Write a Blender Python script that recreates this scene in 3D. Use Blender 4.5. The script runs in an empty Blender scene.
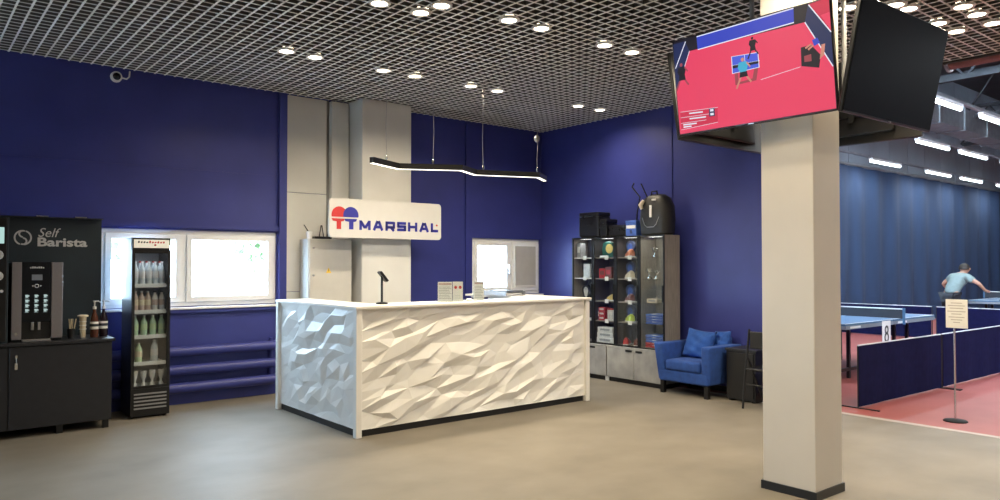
import bpy, bmesh, math, random
from mathutils import Vector, Matrix, geometry
R = math.radians
rnd = random.Random(7)
sc = bpy.context.scene
C = sc.collection

# ---------------------------------------------------------------- camera, world, exposure
cam_d = bpy.data.cameras.new('camera'); cam_d.sensor_width = 36; cam_d.lens = 26.676
cam_d.clip_start = 0.05; cam_d.clip_end = 300
cam = bpy.data.objects.new('camera', cam_d); C.objects.link(cam)
cam.location = (0, 0, 1.5); cam.rotation_euler = (R(91.16), 0, R(-39.15))
sc.camera = cam
w = bpy.data.worlds.new('sky'); sc.world = w; w.use_nodes = True
bgn = w.node_tree.nodes['Background']
bgn.inputs[0].default_value = (0.62, 0.80, 1.0, 1); bgn.inputs[1].default_value = 38.0
vs = sc.view_settings
vs.view_transform = 'Standard'; vs.look = 'None'; vs.gamma = 1; vs.use_curve_mapping = False
vs.exposure = 0.0
LAMP_W = 11.5          # each recessed downlight
TUBE_W = 34.0         # each hall batten
WARM = (1.0, 0.85, 0.61); COOL = (0.88, 0.95, 1.0)

# ---------------------------------------------------------------- materials
MATS = {}
def mat(name, col, rough=0.6, metal=0.0, var=0.0, scale=8.0, bump=0.0, bscale=60.0, emit=None, estr=1.0,
        col2=None, alpha=None, stretch=None, spec=0.5, sheen=0.0):
    if name in MATS: return MATS[name]
    m = bpy.data.materials.new(name); m.use_nodes = True
    nt = m.node_tree; b = nt.nodes['Principled BSDF']
    b.inputs['Base Color'].default_value = (*col, 1); b.inputs['Roughness'].default_value = rough
    b.inputs['Metallic'].default_value = metal; b.inputs['Specular IOR Level'].default_value = spec
    if sheen: b.inputs['Sheen Weight'].default_value = sheen
    tc = nt.nodes.new('ShaderNodeTexCoord'); mp = nt.nodes.new('ShaderNodeMapping')
    nt.links.new(tc.outputs['Object'], mp.inputs[0])
    if stretch: mp.inputs['Scale'].default_value = stretch
    if var or col2:
        n = nt.nodes.new('ShaderNodeTexNoise'); n.inputs['Scale'].default_value = scale; n.inputs['Detail'].default_value = 6
        nt.links.new(mp.outputs[0], n.inputs['Vector'])
        r = nt.nodes.new('ShaderNodeValToRGB'); r.color_ramp.elements[0].position = 0.3; r.color_ramp.elements[1].position = 0.7
        c2 = col2 or tuple(min(1, c * (1 + var)) for c in col); c1 = col if col2 else tuple(c * (1 - var) for c in col)
        r.color_ramp.elements[0].color = (*c1, 1); r.color_ramp.elements[1].color = (*c2, 1)
        nt.links.new(n.outputs[0], r.inputs[0]); nt.links.new(r.outputs[0], b.inputs['Base Color'])
    if bump:
        n2 = nt.nodes.new('ShaderNodeTexNoise'); n2.inputs['Scale'].default_value = bscale; n2.inputs['Detail'].default_value = 4
        nt.links.new(mp.outputs[0], n2.inputs['Vector'])
        bp = nt.nodes.new('ShaderNodeBump'); bp.inputs['Strength'].default_value = bump; bp.inputs['Distance'].default_value = 0.01
        nt.links.new(n2.outputs[0], bp.inputs['Height']); nt.links.new(bp.outputs[0], b.inputs['Normal'])
    if emit:
        b.inputs['Emission Color'].default_value = (*emit, 1); b.inputs['Emission Strength'].default_value = estr
    if alpha is not None: b.inputs['Alpha'].default_value = alpha
    MATS[name] = m; return m
def glass(name, tint=(1, 1, 1), refl=0.08, rough=0.02):
    m = bpy.data.materials.new(name); m.use_nodes = True; nt = m.node_tree
    for n in list(nt.nodes):
        if n.type == 'BSDF_PRINCIPLED': nt.nodes.remove(n)
    o = nt.nodes['Material Output']
    t = nt.nodes.new('ShaderNodeBsdfTransparent'); t.inputs[0].default_value = (*tint, 1)
    g = nt.nodes.new('ShaderNodeBsdfGlossy'); g.inputs['Roughness'].default_value = rough
    mx = nt.nodes.new('ShaderNodeMixShader'); mx.inputs[0].default_value = refl
    nt.links.new(t.outputs[0], mx.inputs[1]); nt.links.new(g.outputs[0], mx.inputs[2]); nt.links.new(mx.outputs[0], o.inputs[0])
    MATS[name] = m; return m
def emat(name, col, s=1.0):
    return mat(name, (0.02, 0.02, 0.02), 0.6, emit=col, estr=s, spec=0.1)

M_floor = mat('floor_concrete', (0.165, 0.143, 0.112), 0.55, col2=(0.222, 0.194, 0.155), scale=1.8, bump=0.04, bscale=40, spec=0.42, stretch=(1, 1.2, 1))
M_red = mat('floor_red', (0.29, 0.075, 0.066), 0.5, col2=(0.35, 0.10, 0.087), scale=2.0, bump=0.03, spec=0.35)
M_blue = mat('wall_blue', (0.038, 0.047, 0.235), 0.42, var=0.08, scale=3, bump=0.02, bscale=120, spec=0.4)
M_pale = mat('wall_pale', (0.55, 0.54, 0.52), 0.6, var=0.04, scale=2)
M_gray = mat('panel_gray', (0.60, 0.59, 0.56), 0.55, var=0.05, scale=2, bump=0.02)
M_col = mat('column_paint', (0.62, 0.57, 0.50), 0.55, var=0.03, scale=3, bump=0.02)
M_dark = mat('plenum_dark', (0.035, 0.032, 0.03), 0.9, var=0.3, scale=2)
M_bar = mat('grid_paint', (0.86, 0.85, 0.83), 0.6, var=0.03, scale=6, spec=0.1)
M_web_shade = mat('grid_web_shade', (0.13, 0.125, 0.12), 0.8, var=0.08, scale=6, spec=0.1)  # dark tone paints in the shade between the bars, flange stays light
M_white = mat('white_paint', (0.78, 0.77, 0.75), 0.45, var=0.02, scale=5)
M_pvc = mat('white_pvc', (0.90, 0.91, 0.92), 0.35, var=0.02, scale=5)
M_desk = mat('desk_white', (0.80, 0.78, 0.74), 0.42, var=0.02, scale=4)
M_black = mat('black_laminate', (0.014, 0.015, 0.020), 0.4, var=0.15, scale=12, bump=0.02)
M_blackm = mat('black_metal', (0.015, 0.015, 0.016), 0.35, metal=0.3, var=0.1)
M_plastic = mat('black_plastic', (0.009, 0.009, 0.010), 0.3, var=0.1)
M_panelteal = mat('dark_teal_board', (0.016, 0.030, 0.044), 0.45, var=0.1, scale=5)
M_silver = mat('brushed_silver', (0.40, 0.40, 0.42), 0.35, metal=0.7, var=0.1, scale=30, stretch=(20, 20, 1))
M_chrome = mat('chrome', (0.7, 0.7, 0.7), 0.2, metal=1.0, var=0.03)
M_ltgray = mat('light_gray_text', (0.62, 0.64, 0.66), 0.5, var=0.02)
M_wood = mat('gray_wood', (0.25, 0.225, 0.195), 0.5, var=0.18, scale=9, stretch=(6, 6, 0.6), bump=0.02)
M_wdark = mat('dark_wood', (0.075, 0.07, 0.066), 0.5, var=0.18, scale=9, stretch=(6, 6, 0.6))
M_conc = mat('concrete_laminate', (0.25, 0.25, 0.245), 0.6, col2=(0.40, 0.395, 0.38), scale=5, bump=0.05, bscale=25)
M_sofa = mat('blue_velvet', (0.014, 0.062, 0.28), 0.85, var=0.2, scale=14, bump=0.1, bscale=180, sheen=0.05)
M_navy = mat('navy_canvas', (0.008, 0.009, 0.042), 0.9, var=0.15, scale=10, bump=0.05, bscale=200, spec=0.08)
M_curt = mat('blue_curtain', (0.022, 0.047, 0.108), 0.85, var=0.18, scale=3, bump=0.05, bscale=90, stretch=(1, 1, 0.2))
M_tt = mat('table_blue', (0.055, 0.135, 0.25), 0.45, var=0.05)
M_hall = mat('hall_gray', (0.30, 0.33, 0.37), 0.6, var=0.1, scale=1)
M_steel = mat('galvanised_steel', (0.32, 0.33, 0.34), 0.45, metal=0.5, var=0.15, scale=6)
M_rust = mat('primer_red', (0.24, 0.11, 0.10), 0.7, var=0.2, scale=6)
M_redp = mat('sign_red', (0.48, 0.02, 0.02), 0.45, var=0.03)
M_bluep = mat('sign_blue', (0.018, 0.02, 0.28), 0.45, var=0.03)
M_paper = mat('paper', (0.85, 0.83, 0.80), 0.7, var=0.03)
M_asph = mat('pale_yard', (0.5, 0.5, 0.5), 0.9, var=0.1, scale=0.6)
M_leaf = mat('leaf_green', (0.42, 0.55, 0.30), 0.7, var=0.35, scale=1.2)
M_bark = mat('bark', (0.12, 0.09, 0.06), 0.9, var=0.3)
M_skin = mat('skin', (0.50, 0.27, 0.19), 0.6, var=0.05)
M_shirt = mat('pale_teal_cloth', (0.21, 0.28, 0.28), 0.85, var=0.08, scale=14)
M_shorts = mat('dark_cloth', (0.03, 0.035, 0.045), 0.85, var=0.1)
M_hair = mat('dark_hair', (0.02, 0.014, 0.01), 0.6, var=0.3, scale=40)
M_glow = emat('lamp_glow', WARM, 14.0)
M_strip = emat('strip_glow', (1.0, 0.93, 0.80), 3.0)
M_tube = emat('tube_glow', COOL, 9.0)
G_win = glass('window_glass', (0.93, 0.97, 0.98), 0.05)
G_case = glass('cabinet_glass', (0.93, 0.95, 0.95), 0.06)

# ---------------------------------------------------------------- mesh helpers
class MB:
    def __init__(s): s.v = []; s.f = []; s.m = []; s.mi = 0
    def add(s, vs, fs):
        o = len(s.v); s.v += [tuple(p) for p in vs]; s.f += [[i + o for i in f] for f in fs]; s.m += [s.mi] * len(fs); return s
    def slot(s, i): s.mi = i; return s
    def box(s, x0, x1, y0, y1, z0, z1):
        return s.add([(x, y, z) for z in (z0, z1) for y in (y0, y1) for x in (x0, x1)],
                     [(0, 2, 3, 1), (4, 5, 7, 6), (0, 1, 5, 4), (2, 6, 7, 3), (0, 4, 6, 2), (1, 3, 7, 5)])
    def tube(s, pts, r, n=8, closed=False):
        pts = [Vector(p) for p in pts]; rs = r if isinstance(r, (list, tuple)) else [r] * len(pts)
        vs, fs = [], []; prev = None
        for i, p in enumerate(pts):
            d = (pts[min(i + 1, len(pts) - 1)] - pts[max(i - 1, 0)]).normalized()
            a = Vector((0, 0, 1)) if abs(d.z) < 0.9 else Vector((1, 0, 0))
            if prev is not None: a = prev
            u = (a - d * a.dot(d)).normalized(); prev = u; t = d.cross(u)
            for k in range(n):
                an = 2 * math.pi * (k + 0.5) / n
                vs.append(p + (u * math.cos(an) + t * math.sin(an)) * rs[i])
        for i in range(len(pts) - 1):
            for k in range(n):
                fs.append((i * n + k, i * n + (k + 1) % n, (i + 1) * n + (k + 1) % n, (i + 1) * n + k))
        fs.append(tuple(range(n - 1, -1, -1))); fs.append(tuple((len(pts) - 1) * n + k for k in range(n)))
        return s.add(vs, fs)
    def lathe(s, prof, cx=0, cy=0, n=16, axis='z', caps=True):
        vs, fs = [], []
        for (r, z) in prof:
            for k in range(n):
                a = 2 * math.pi * k / n
                if axis == 'z': vs.append((cx + r * math.cos(a), cy + r * math.sin(a), z))
                elif axis == 'y': vs.append((cx + r * math.cos(a), z, cy + r * math.sin(a)))
                else: vs.append((z, cx + r * math.cos(a), cy + r * math.sin(a)))
        for i in range(len(prof) - 1):
            for k in range(n):
                q = (i * n + k, i * n + (k + 1) % n, (i + 1) * n + (k + 1) % n, (i + 1) * n + k)
                fs.append(q if axis != 'y' else q[::-1])
        if not caps: return s.add(vs, fs)
        a, b = tuple(range(n)), tuple((len(prof) - 1) * n + k for k in range(n))
        fs.append(a[::-1] if axis != 'y' else a); fs.append(b if axis != 'y' else b[::-1])
        return s.add(vs, fs)
    def prism(s, poly, d0, d1, plane='xz'):
        n = len(poly)
        def P(u, v, d): return (u, d, v) if plane == 'xz' else ((d, u, v) if plane == 'yz' else (u, v, d))
        vs = [P(u, v, d0) for u, v in poly] + [P(u, v, d1) for u, v in poly]
        fs = [tuple(range(n)), tuple(range(2 * n - 1, n - 1, -1))] + [(i, n + i, n + (i + 1) % n, (i + 1) % n) for i in range(n)]
        return s.add(vs, fs)
    def build(s, name, mats, parent=None, loc=(0, 0, 0), rot=(0, 0, 0), bevel=0, seg=2, smooth=False, subsurf=0):
        me = bpy.data.meshes.new(name); me.from_pydata(s.v, [], s.f)
        for m in (mats if isinstance(mats, (list, tuple)) else [mats]): me.materials.append(m)
        for p, i in zip(me.polygons, s.m): p.material_index = i
        bm = bmesh.new(); bm.from_mesh(me); bmesh.ops.recalc_face_normals(bm, faces=bm.faces)
        if bevel:
            bmesh.ops.bevel(bm, geom=[e for e in bm.edges if len(e.link_faces) == 2 and e.calc_face_angle(0) > 0.5],
                            offset=bevel, segments=seg, affect='EDGES', profile=0.5, clamp_overlap=True)
        if subsurf: pass
        bm.to_mesh(me); bm.free()
        o = bpy.data.objects.new(name, me); C.objects.link(o); o.parent = parent; o.location = loc; o.rotation_euler = rot
        if smooth:
            for p in me.polygons: p.use_smooth = True
            try: me.set_sharp_from_angle(angle=R(40))
            except Exception: pass
        if subsurf:
            md = o.modifiers.new('s', 'SUBSURF'); md.levels = subsurf; md.render_levels = subsurf
        return o
def B(*a): return MB().box(*a)
def tag(o, label=None, cat=None, group=None, kind=None):
    if label: o['label'] = label
    if cat: o['category'] = cat
    if group: o['group'] = group
    if kind: o['kind'] = kind
    return o
def thing(name, label, cat, loc=(0, 0, 0), rz=0, group=None):
    o = bpy.data.objects.new(name, None); o.empty_display_size = 0.1; C.objects.link(o)
    o.location = loc; o.rotation_euler = (0, 0, rz); return tag(o, label, cat, group)
def struct(o): o['kind'] = 'structure'; return o
def copy_tree(o, parent=None):
    c = o.copy(); C.objects.link(c); c.parent = parent
    for ch in list(o.children): copy_tree(ch, c)
    return c
def text(name, body, m, parent, width, height, loc, facing='-y', depth=0.004, bold=0.0, spacing=1.0, shear=0.0):
    """flat lettering: left-bottom corner at loc, fitted to width x height"""
    cu = bpy.data.curves.new(name, 'FONT'); cu.body = body; cu.extrude = 0.01; cu.offset = bold; cu.space_character = spacing; cu.shear = shear
    cu.resolution_u = 3
    t = bpy.data.objects.new(name, cu); C.objects.link(t)
    dg = bpy.context.evaluated_depsgraph_get(); me = bpy.data.meshes.new_from_object(t.evaluated_get(dg))
    bpy.data.objects.remove(t); bpy.data.curves.remove(cu)
    xs = [v.co.x for v in me.vertices]; ys = [v.co.y for v in me.vertices]
    x0, x1, y0, y1 = min(xs), max(xs), min(ys), max(ys)
    for v in me.vertices:
        u = (v.co.x - x0) / (x1 - x0) * width; q = (v.co.y - y0) / (y1 - y0) * height; d = depth if v.co.z > 0 else 0
        if facing == '-y': v.co = (u, -d, q)
        elif facing == '-x': v.co = (-d, -u, q)
        else: v.co = (u, q, d)
    me.materials.clear(); me.materials.append(m)
    o = bpy.data.objects.new(name, me); C.objects.link(o); o.parent = parent; o.location = loc
    return o
def disc(cx, cz, r, n=20, a0=0, a1=360):
    return [(cx + r * math.cos(R(a0 + (a1 - a0) * k / (n if a1 - a0 < 360 else n))), cz + r * math.sin(R(a0 + (a1 - a0) * k / n))) for k in range(n + (0 if a1 - a0 >= 360 else 1))]

XW, YW, ZC, XE = 7.66, 8.40, 3.53, 8.10
# ================================================================ ROOM SHELL
struct(B(-4, 7.45, -5, YW + .2, -0.12, 0).build('floor', M_floor))
hf = struct(B(7.45, 34, -8, YW + .3, -0.12, 0.0).build('floor_hall', M_red))
struct(B(7.41, 7.49, -5, 8.3, 0.0, 0.003).build('trim_1', mat('floor_joint', (0.42, 0.37, 0.33), 0.5, var=0.05)))
# window wall with two seen openings and one added out of frame
wb = MB()
W1 = (0.55, 3.46, 1.05, 1.88); W2 = (6.33, 7.63, 1.07, 1.885)
def wall_piece(x0, x1, z0, z1): wb.box(x0, x1, YW, YW + .2, z0, z1)
W3 = (-3.3, -0.5, 1.05, 1.88)  # unseen window, added to put bluish daylight on the desk's left side
wall_piece(-4, W3[0], 0, 4.2); wall_piece(W3[0], W3[1], 0, W3[2]); wall_piece(W3[0], W3[1], W3[3], 4.2); wall_piece(W3[1], W1[0], 0, 4.2); wall_piece(W1[0], W1[1], 0, W1[2]); wall_piece(W1[0], W1[1], W1[3], 4.2)
wall_piece(W1[1], W2[0], 0, 4.2); wall_piece(W2[0], W2[1], 0, W2[2]); wall_piece(W2[0], W2[1], W2[3], 4.2); wall_piece(W2[1], XW + .15, 0, 4.2)
struct(wb.build('wall_back', M_blue))
struct(B(XW, XW + .14, 4.0, YW, 0, 4.2).build('wall_right', M_blue))
W4 = (6.55, 7.95, 0.90, 1.96)     # along y, in the left wall; unseen window added and sized for bluish daylight
struct(MB().box(-4.15, -4, -5, W4[0], 0, 4.2).box(-4.15, -4, W4[1], YW + .2, 0, 4.2).box(-4.15, -4, W4[0], W4[1], 0, W4[2]).box(-4.15, -4, W4[0], W4[1], W4[3], 4.2).build('wall_left', M_pale))
struct(B(-4.15, 34, -8.15, -8.0, 0, 7.5).build('wall_front', M_pale))
struct(B(-4.15, -4, -8.0, -5, 0, 4.2).build('wall_entry', M_pale))
struct(B(-4, 7.45, -8, -5, -0.12, 0).build('floor_entry', M_floor))
# raised seams, posts and the pale panel field between the two blue fields
struct(B(3.47, 3.56, YW - .05, YW, 0, ZC).build('trim_2', M_blue))
struct(B(-0.5, 3.47, YW - .03, YW, 1.90, 1.955).build('trim_3', M_blue))
struct(B(0.5, 3.47, YW - .045, YW, 0.985, 1.035).build('trim_4', M_blue))
struct(B(-4, 3.47, YW - .004, YW, 2.545, 2.560).build('trim_9', M_blue))
struct(B(6.20, 6.26, YW - .03, YW, 0, ZC).build('trim_5', M_blue))
struct(B(XW - .012, XW, 5.92, 5.945, 0, ZC).build('trim_6', M_blue))
gp = bpy.data.objects.new('wall_panel_field', None); C.objects.link(gp); struct(gp)
for z0, z1 in ((0, 1.18), (1.185, 2.36), (2.365, ZC - .01)):
    B(3.562, 4.075, YW - .022, YW - .001, z0, z1).build('panel', M_gray, gp, bevel=.004, seg=1)
struct(B(4.075, 4.11, YW - .012, YW - .001, 0, ZC - .01).build('trim_7', mat('seam_gray', (0.22, 0.21, 0.20), 0.6, var=0.05)))
struct(B(4.11, 4.345, YW - .09, YW - .001, 0, ZC - .02).build('trim_8', M_gray, bevel=.006, seg=1))
struct(B(4.36, 5.06, 8.0, YW, 0, ZC).build('wall_pilaster', M_gray, bevel=.008, seg=1))
struct(B(XW - .016, XW, 4.0, YW, 0, .06).build('baseboard_right', M_blackm))
# free-standing column
cb = struct(MB().box(4.545, 4.895, 2.405, 2.775, .0, 4.0).build('column', M_col, bevel=.006, seg=2))
bb = MB().box(4.535, 4.905, 2.395, 2.785, 0, .055)
struct(bb.build('baseboard_column', M_plastic))
# ceiling: dark plenum above an open cell grid
ce = struct(B(-4, XE + .02, -8, YW + .2, 4.2, 4.3).build('ceiling', M_dark))
struct(B(XE, XE + .04, -8, 4.0, ZC - .02, 5.2).build('ceiling_edge', M_dark))
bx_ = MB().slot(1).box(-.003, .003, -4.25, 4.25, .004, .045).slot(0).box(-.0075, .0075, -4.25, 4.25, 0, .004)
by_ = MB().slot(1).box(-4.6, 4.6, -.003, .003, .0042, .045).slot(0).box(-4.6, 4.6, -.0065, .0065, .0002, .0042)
b0 = bx_.build('ceiling_bar', [M_bar, M_web_shade], ce); mesh_x = b0.data
k = 0
x = -1.0
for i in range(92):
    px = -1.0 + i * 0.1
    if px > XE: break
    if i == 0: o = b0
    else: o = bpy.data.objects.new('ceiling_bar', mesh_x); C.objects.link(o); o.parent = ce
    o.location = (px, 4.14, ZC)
m2 = None
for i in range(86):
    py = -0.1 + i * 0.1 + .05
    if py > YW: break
    if m2 is None: o = by_.build('ceiling_cross_bar', [M_bar, M_web_shade], ce); m2 = o.data
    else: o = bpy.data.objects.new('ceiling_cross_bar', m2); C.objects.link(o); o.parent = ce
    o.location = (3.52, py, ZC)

# ---------------------------------------------------------------- windows
def window(name, op, mullions, blind=None, handle=None):
    x0, x1, z0, z1 = op; y0, y1 = YW + .03, YW + .10
    wn = bpy.data.objects.new(name, None); C.objects.link(wn); struct(wn); wn.location = (x0, YW, z0)
    def pb(nm, m, a, b, c, d, ya=y0, yb=y1, par=wn, bev=.006): return B(a - x0, b - x0, ya - YW, yb - YW, c - z0, d - z0).build(nm, m, par, bevel=bev, seg=1)
    f = .05
    pb('frame_rail', M_pvc, x0, x1, z1 - f, z1); pb('frame_rail', M_pvc, x0, x1, z0, z0 + f)
    pb('frame_stile', M_pvc, x0, x0 + f, z0 + f, z1 - f); pb('frame_stile', M_pvc, x1 - f, x1, z0 + f, z1 - f)
    edges = [x0 + f] + list(mullions) + [x1 - f]
    for m in mullions: pb('mullion', M_pvc, m - .03, m + .03, z0 + f, z1 - f)
    for i in range(len(edges) - 1):
        a = edges[i] + (.03 if i else 0); b = edges[i + 1] - (.03 if i < len(edges) - 2 else 0); c, d = z0 + f, z1 - f
        s = .055; ya, yb = y0 - .02, y1 - .02
        sash = MB()
        for q in ((a, b, d - s, d), (a, b, c, c + s), (a, a + s, c + s, d - s), (b - s, b, c + s, d - s)):
            sash.box(q[0] - x0, q[1] - x0, ya - YW, yb - YW, q[2] - z0, q[3] - z0)
        so = sash.build('sash', M_pvc, wn)
        gl = B(a + s - x0, b - s - x0, ya + .03 - YW, ya + .036 - YW, c + s - z0, d - s - z0).build('pane', G_win, so)
        if blind == i:
            B(a + s - .01 - x0, b - s + .01 - x0, ya - .012 - YW, ya - .004 - YW, c + s + .02 - z0, d - s - z0).build('roller_blind', mat('blind_cloth', (0.50, 0.49, 0.47), 0.8, var=0.04), so)
            B(a + s - .01 - x0, b - s + .01 - x0, ya - .018 - YW, ya - .0 - YW, c + s - z0, c + s + .02 - z0).build('blind_weight_bar', M_white, so)
        if handle == i:
            h = MB().box(-.014, .014, -.03, 0, -.035, .035).box(-.010, .010, -.05, -.03, -.11, .02)
            h.build('handle', M_white, so, loc=(b - s / 2 - x0, ya - YW, (c + d) / 2 - z0), bevel=.004)
    rev = MB().box(-.0, x1 - x0, 0, .03, -.012, 0).box(0, x1 - x0, 0, .03, z1 - z0, z1 - z0 + .012).box(x1 - x0, x1 - x0 + .01, 0, .03, 0, z1 - z0)
    sl = B(-.02, x1 - x0 + .02, -.06, .06, -.03, -.005).build('window_sill', M_pvc, wn, bevel=.006)
    return wn
window('window_1', W1, (1.62, 2.42,))
window('added_window_3', W3, (-1.9,))
w4 = bpy.data.objects.new('added_window_4', None); C.objects.link(w4); struct(w4); w4.location = (-4, W4[0], W4[2])
for y in (0, .67, 1.34): B(-.09, -.03, y, y + .06, .06, 1.0).build('mullion', M_pvc, w4)
for z in (0, 1.0): B(-.09, -.03, 0, 1.4, z, z + .06).build('frame_rail', M_pvc, w4)
for y in (.06, .73): B(-.065, -.058, y, y + .61, .06, 1.0).build('pane', G_win, w4)
window('window_2', W2, (7.06,), blind=1, handle=0)
# portals help the daylight through the seen and the added windows
for op in (W1, W2, W3):
    ld = bpy.data.lights.new('window_portal', 'AREA'); ld.shape = 'RECTANGLE'; ld.size = op[1] - op[0]; ld.size_y = op[3] - op[2]
    ld.cycles.is_portal = True
    lo = bpy.data.objects.new('window_portal', ld); C.objects.link(lo); lo.location = ((op[0] + op[1]) / 2, YW + .19, (op[2] + op[3]) / 2); lo.rotation_euler = (R(90), 0, R(180)); lo.rotation_euler = (R(-90), 0, 0)

ld = bpy.data.lights.new('window_portal', 'AREA'); ld.shape = 'RECTANGLE'; ld.size = 1.06; ld.size_y = 1.4; ld.cycles.is_portal = True
lo = bpy.data.objects.new('window_portal', ld); C.objects.link(lo); lo.location = (-4.14, 7.25, 1.43); lo.rotation_euler = (0, R(-90), 0)
# heating pipes under the window
hp = thing('pipe_radiator', 'blue painted heating register of three horizontal pipes under the window', 'radiator', (2.5, YW, 0))
for z in (.575, .375, .185):
    MB().tube([(-.9, -.085, z), (.93, -.085, z)], .055, 14).build('pipe', M_blue, hp, smooth=True)
for x in (-.85, .88):
    MB().tube([(x, -.03, .12), (x, -.03, .66)], .02, 8).build('bracket', M_blue, hp, smooth=True)

# ================================================================ LIGHTS IN THE CEILING
dl = thing('downlight', 'round warm recessed downlight glowing in the open cell ceiling', 'downlight', (0, 0, 0), 0, 'recessed ceiling downlights')
MB().lathe([(.062, .03), (.062, .0), (.085, .0), (.088, .012), (.062, .03)], n=20, caps=False).build('trim_ring', M_white, dl, smooth=True)
MB().lathe([(.001, .004), (.064, .004), (.064, .03)], n=20).build('lens', M_glow, dl)
lamp = bpy.data.lights.new('downlight_beam', 'AREA'); lamp.shape = 'DISK'; lamp.size = .12; lamp.energy = LAMP_W; lamp.color = WARM; lamp.spread = R(150)
lo = bpy.data.objects.new('beam', lamp); C.objects.link(lo); lo.parent = dl; lo.location = (0, 0, -.006)
spots = [(2.87, 5.0), (3.235, 4.98), (3.27, 4.74), (3.90, 4.67), (4.25, 4.66), (5.03, 4.655), (5.40, 4.645), (2.836, 6.685), (3.134, 6.70), (3.90, 6.71), (4.28, 6.70),
         (5.01, 6.675), (5.39, 6.67), (6.70, 6.655), (7.09, 6.645), (5.77, 2.76), (6.0, 2.50), (6.17, 2.47), (6.74, 2.466), (7.09, 2.45), (6.45, 2.18), (6.74, 2.178), (7.09, 2.175)]
extra = [(x0 + d, y0) for x0 in (1.75, 3.0, 6.3) for d in (0, .37) for y0 in (2.5, .45, -1.6) if not (x0 > 6 and y0 > 2)] + [(5.03, 2.2), (5.40, 2.2), (3.9, 2.47), (4.25, 2.47)]
ZONES = [(3, 'round warm downlight in the cluster of three ahead of the desk corner'), (5, 'round warm downlight of the pair ahead of the middle of the reception desk'),
         (7, 'round warm downlight of the pair between the reception desk and the match television'), (9, 'round warm downlight of the pair above the faceted desk side towards the fridge'),
         (11, 'round warm downlight of the pair in front of the grey pilaster top'), (13, 'round warm downlight of the pair above the far half of the pendant lamp'),
         (15, 'round warm downlight of the pair over the display cabinets'), (18, 'round warm downlight close beside the switched off television'), (23, 'round warm downlight between the switched off television and the ceiling edge')]
for i, (x, y) in enumerate(spots + extra):
    o = dl if i == 0 else copy_tree(dl)
    o['label'] = next((l for n_, l in ZONES if i < n_), 'round warm downlight over the open lobby floor ahead of the desk')
    o.location = (x, y, ZC - .012)

# pendant zigzag lamp over the desk
ZP = 2.50
pts = [(3.60, 6.41), (4.04, 6.645), (4.62, 6.33), (4.97, 6.548), (5.67, 6.28), (5.97, 6.49)]
pl = thing('pendant_lamp', 'black zigzag linear pendant lamp with glowing underside hanging over the reception desk', 'lamp', (3.6, 6.41, ZP))
def ribbon(pts, hw, z0, z1):
    mb = MB(); P = [Vector((p[0] - 3.6, p[1] - 6.41)) for p in pts]; L = []
    for i, p in enumerate(P):
        d0 = (P[i] - P[i - 1]).normalized() if i else (P[1] - P[0]).normalized()
        d1 = (P[i + 1] - P[i]).normalized() if i < len(P) - 1 else d0
        n0 = Vector((-d0.y, d0.x)); n1 = Vector((-d1.y, d1.x)); n = (n0 + n1).normalized(); s = hw / max(.3, n.dot(n0))
        L.append((p + n * s, p - n * s))
    vs = []
    for a, b in L: vs += [(a.x, a.y, z0), (b.x, b.y, z0), (b.x, b.y, z1), (a.x, a.y, z1)]
    fs = []
    for i in range(len(L) - 1):
        for k in range(4): fs.append((i * 4 + k, i * 4 + (k + 1) % 4, i * 4 + 4 + (k + 1) % 4, i * 4 + 4 + k))
    fs += [(0, 1, 2, 3), tuple((len(L) - 1) * 4 + k for k in (3, 2, 1, 0))]
    return mb.add(vs, fs)
ribbon(pts, .027, .0, .058).build('profile', M_blackm, pl)
ribbon(pts, .020, -.003, .001).build('diffuser', M_strip, pl)
for i, (u, seg) in enumerate(((.55, 0), (.55, 1), (.13, 3), (.985, 3))):
    a, b = pts[seg], pts[seg + 1]; x = a[0] + (b[0] - a[0]) * u - 3.6; y = a[1] + (b[1] - a[1]) * u - 6.41
    z1 = ZC - ZP + .05
    wpts = [(x, y, .055), (x + .012 * (1 if i % 2 else -1), y, .4), (x + .006, y + .01, .75), (x, y, z1)]
    MB().tube(wpts, .0035, 6).build('wire', M_silver, pl)
    MB().lathe([(.008, .07), (.012, .085), (.006, .11)], x, y, 8).build('gripper', M_chrome, pl, smooth=True)
    if i == 3:
        MB().lathe([(.004, .40), (.028, .42), (.034, .445), (.028, .47), (.004, .49)], x, y, 12).build('cable_coil', M_silver, pl, smooth=True)
    ld = bpy.data.lights.new('strip_light', 'AREA'); ld.shape = 'RECTANGLE'; ld.size = .5; ld.size_y = .04; ld.energy = 9; ld.color = (1, .92, .78)
    mid = ((a[0] + b[0]) / 2 - 3.6, (a[1] + b[1]) / 2 - 6.41)
    lo = bpy.data.objects.new('strip_light', ld); C.objects.link(lo); lo.parent = pl; lo.location = (x, y, -.014); lo.rotation_euler = (0, 0, math.atan2(b[1] - a[1], b[0] - a[0]))

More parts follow.
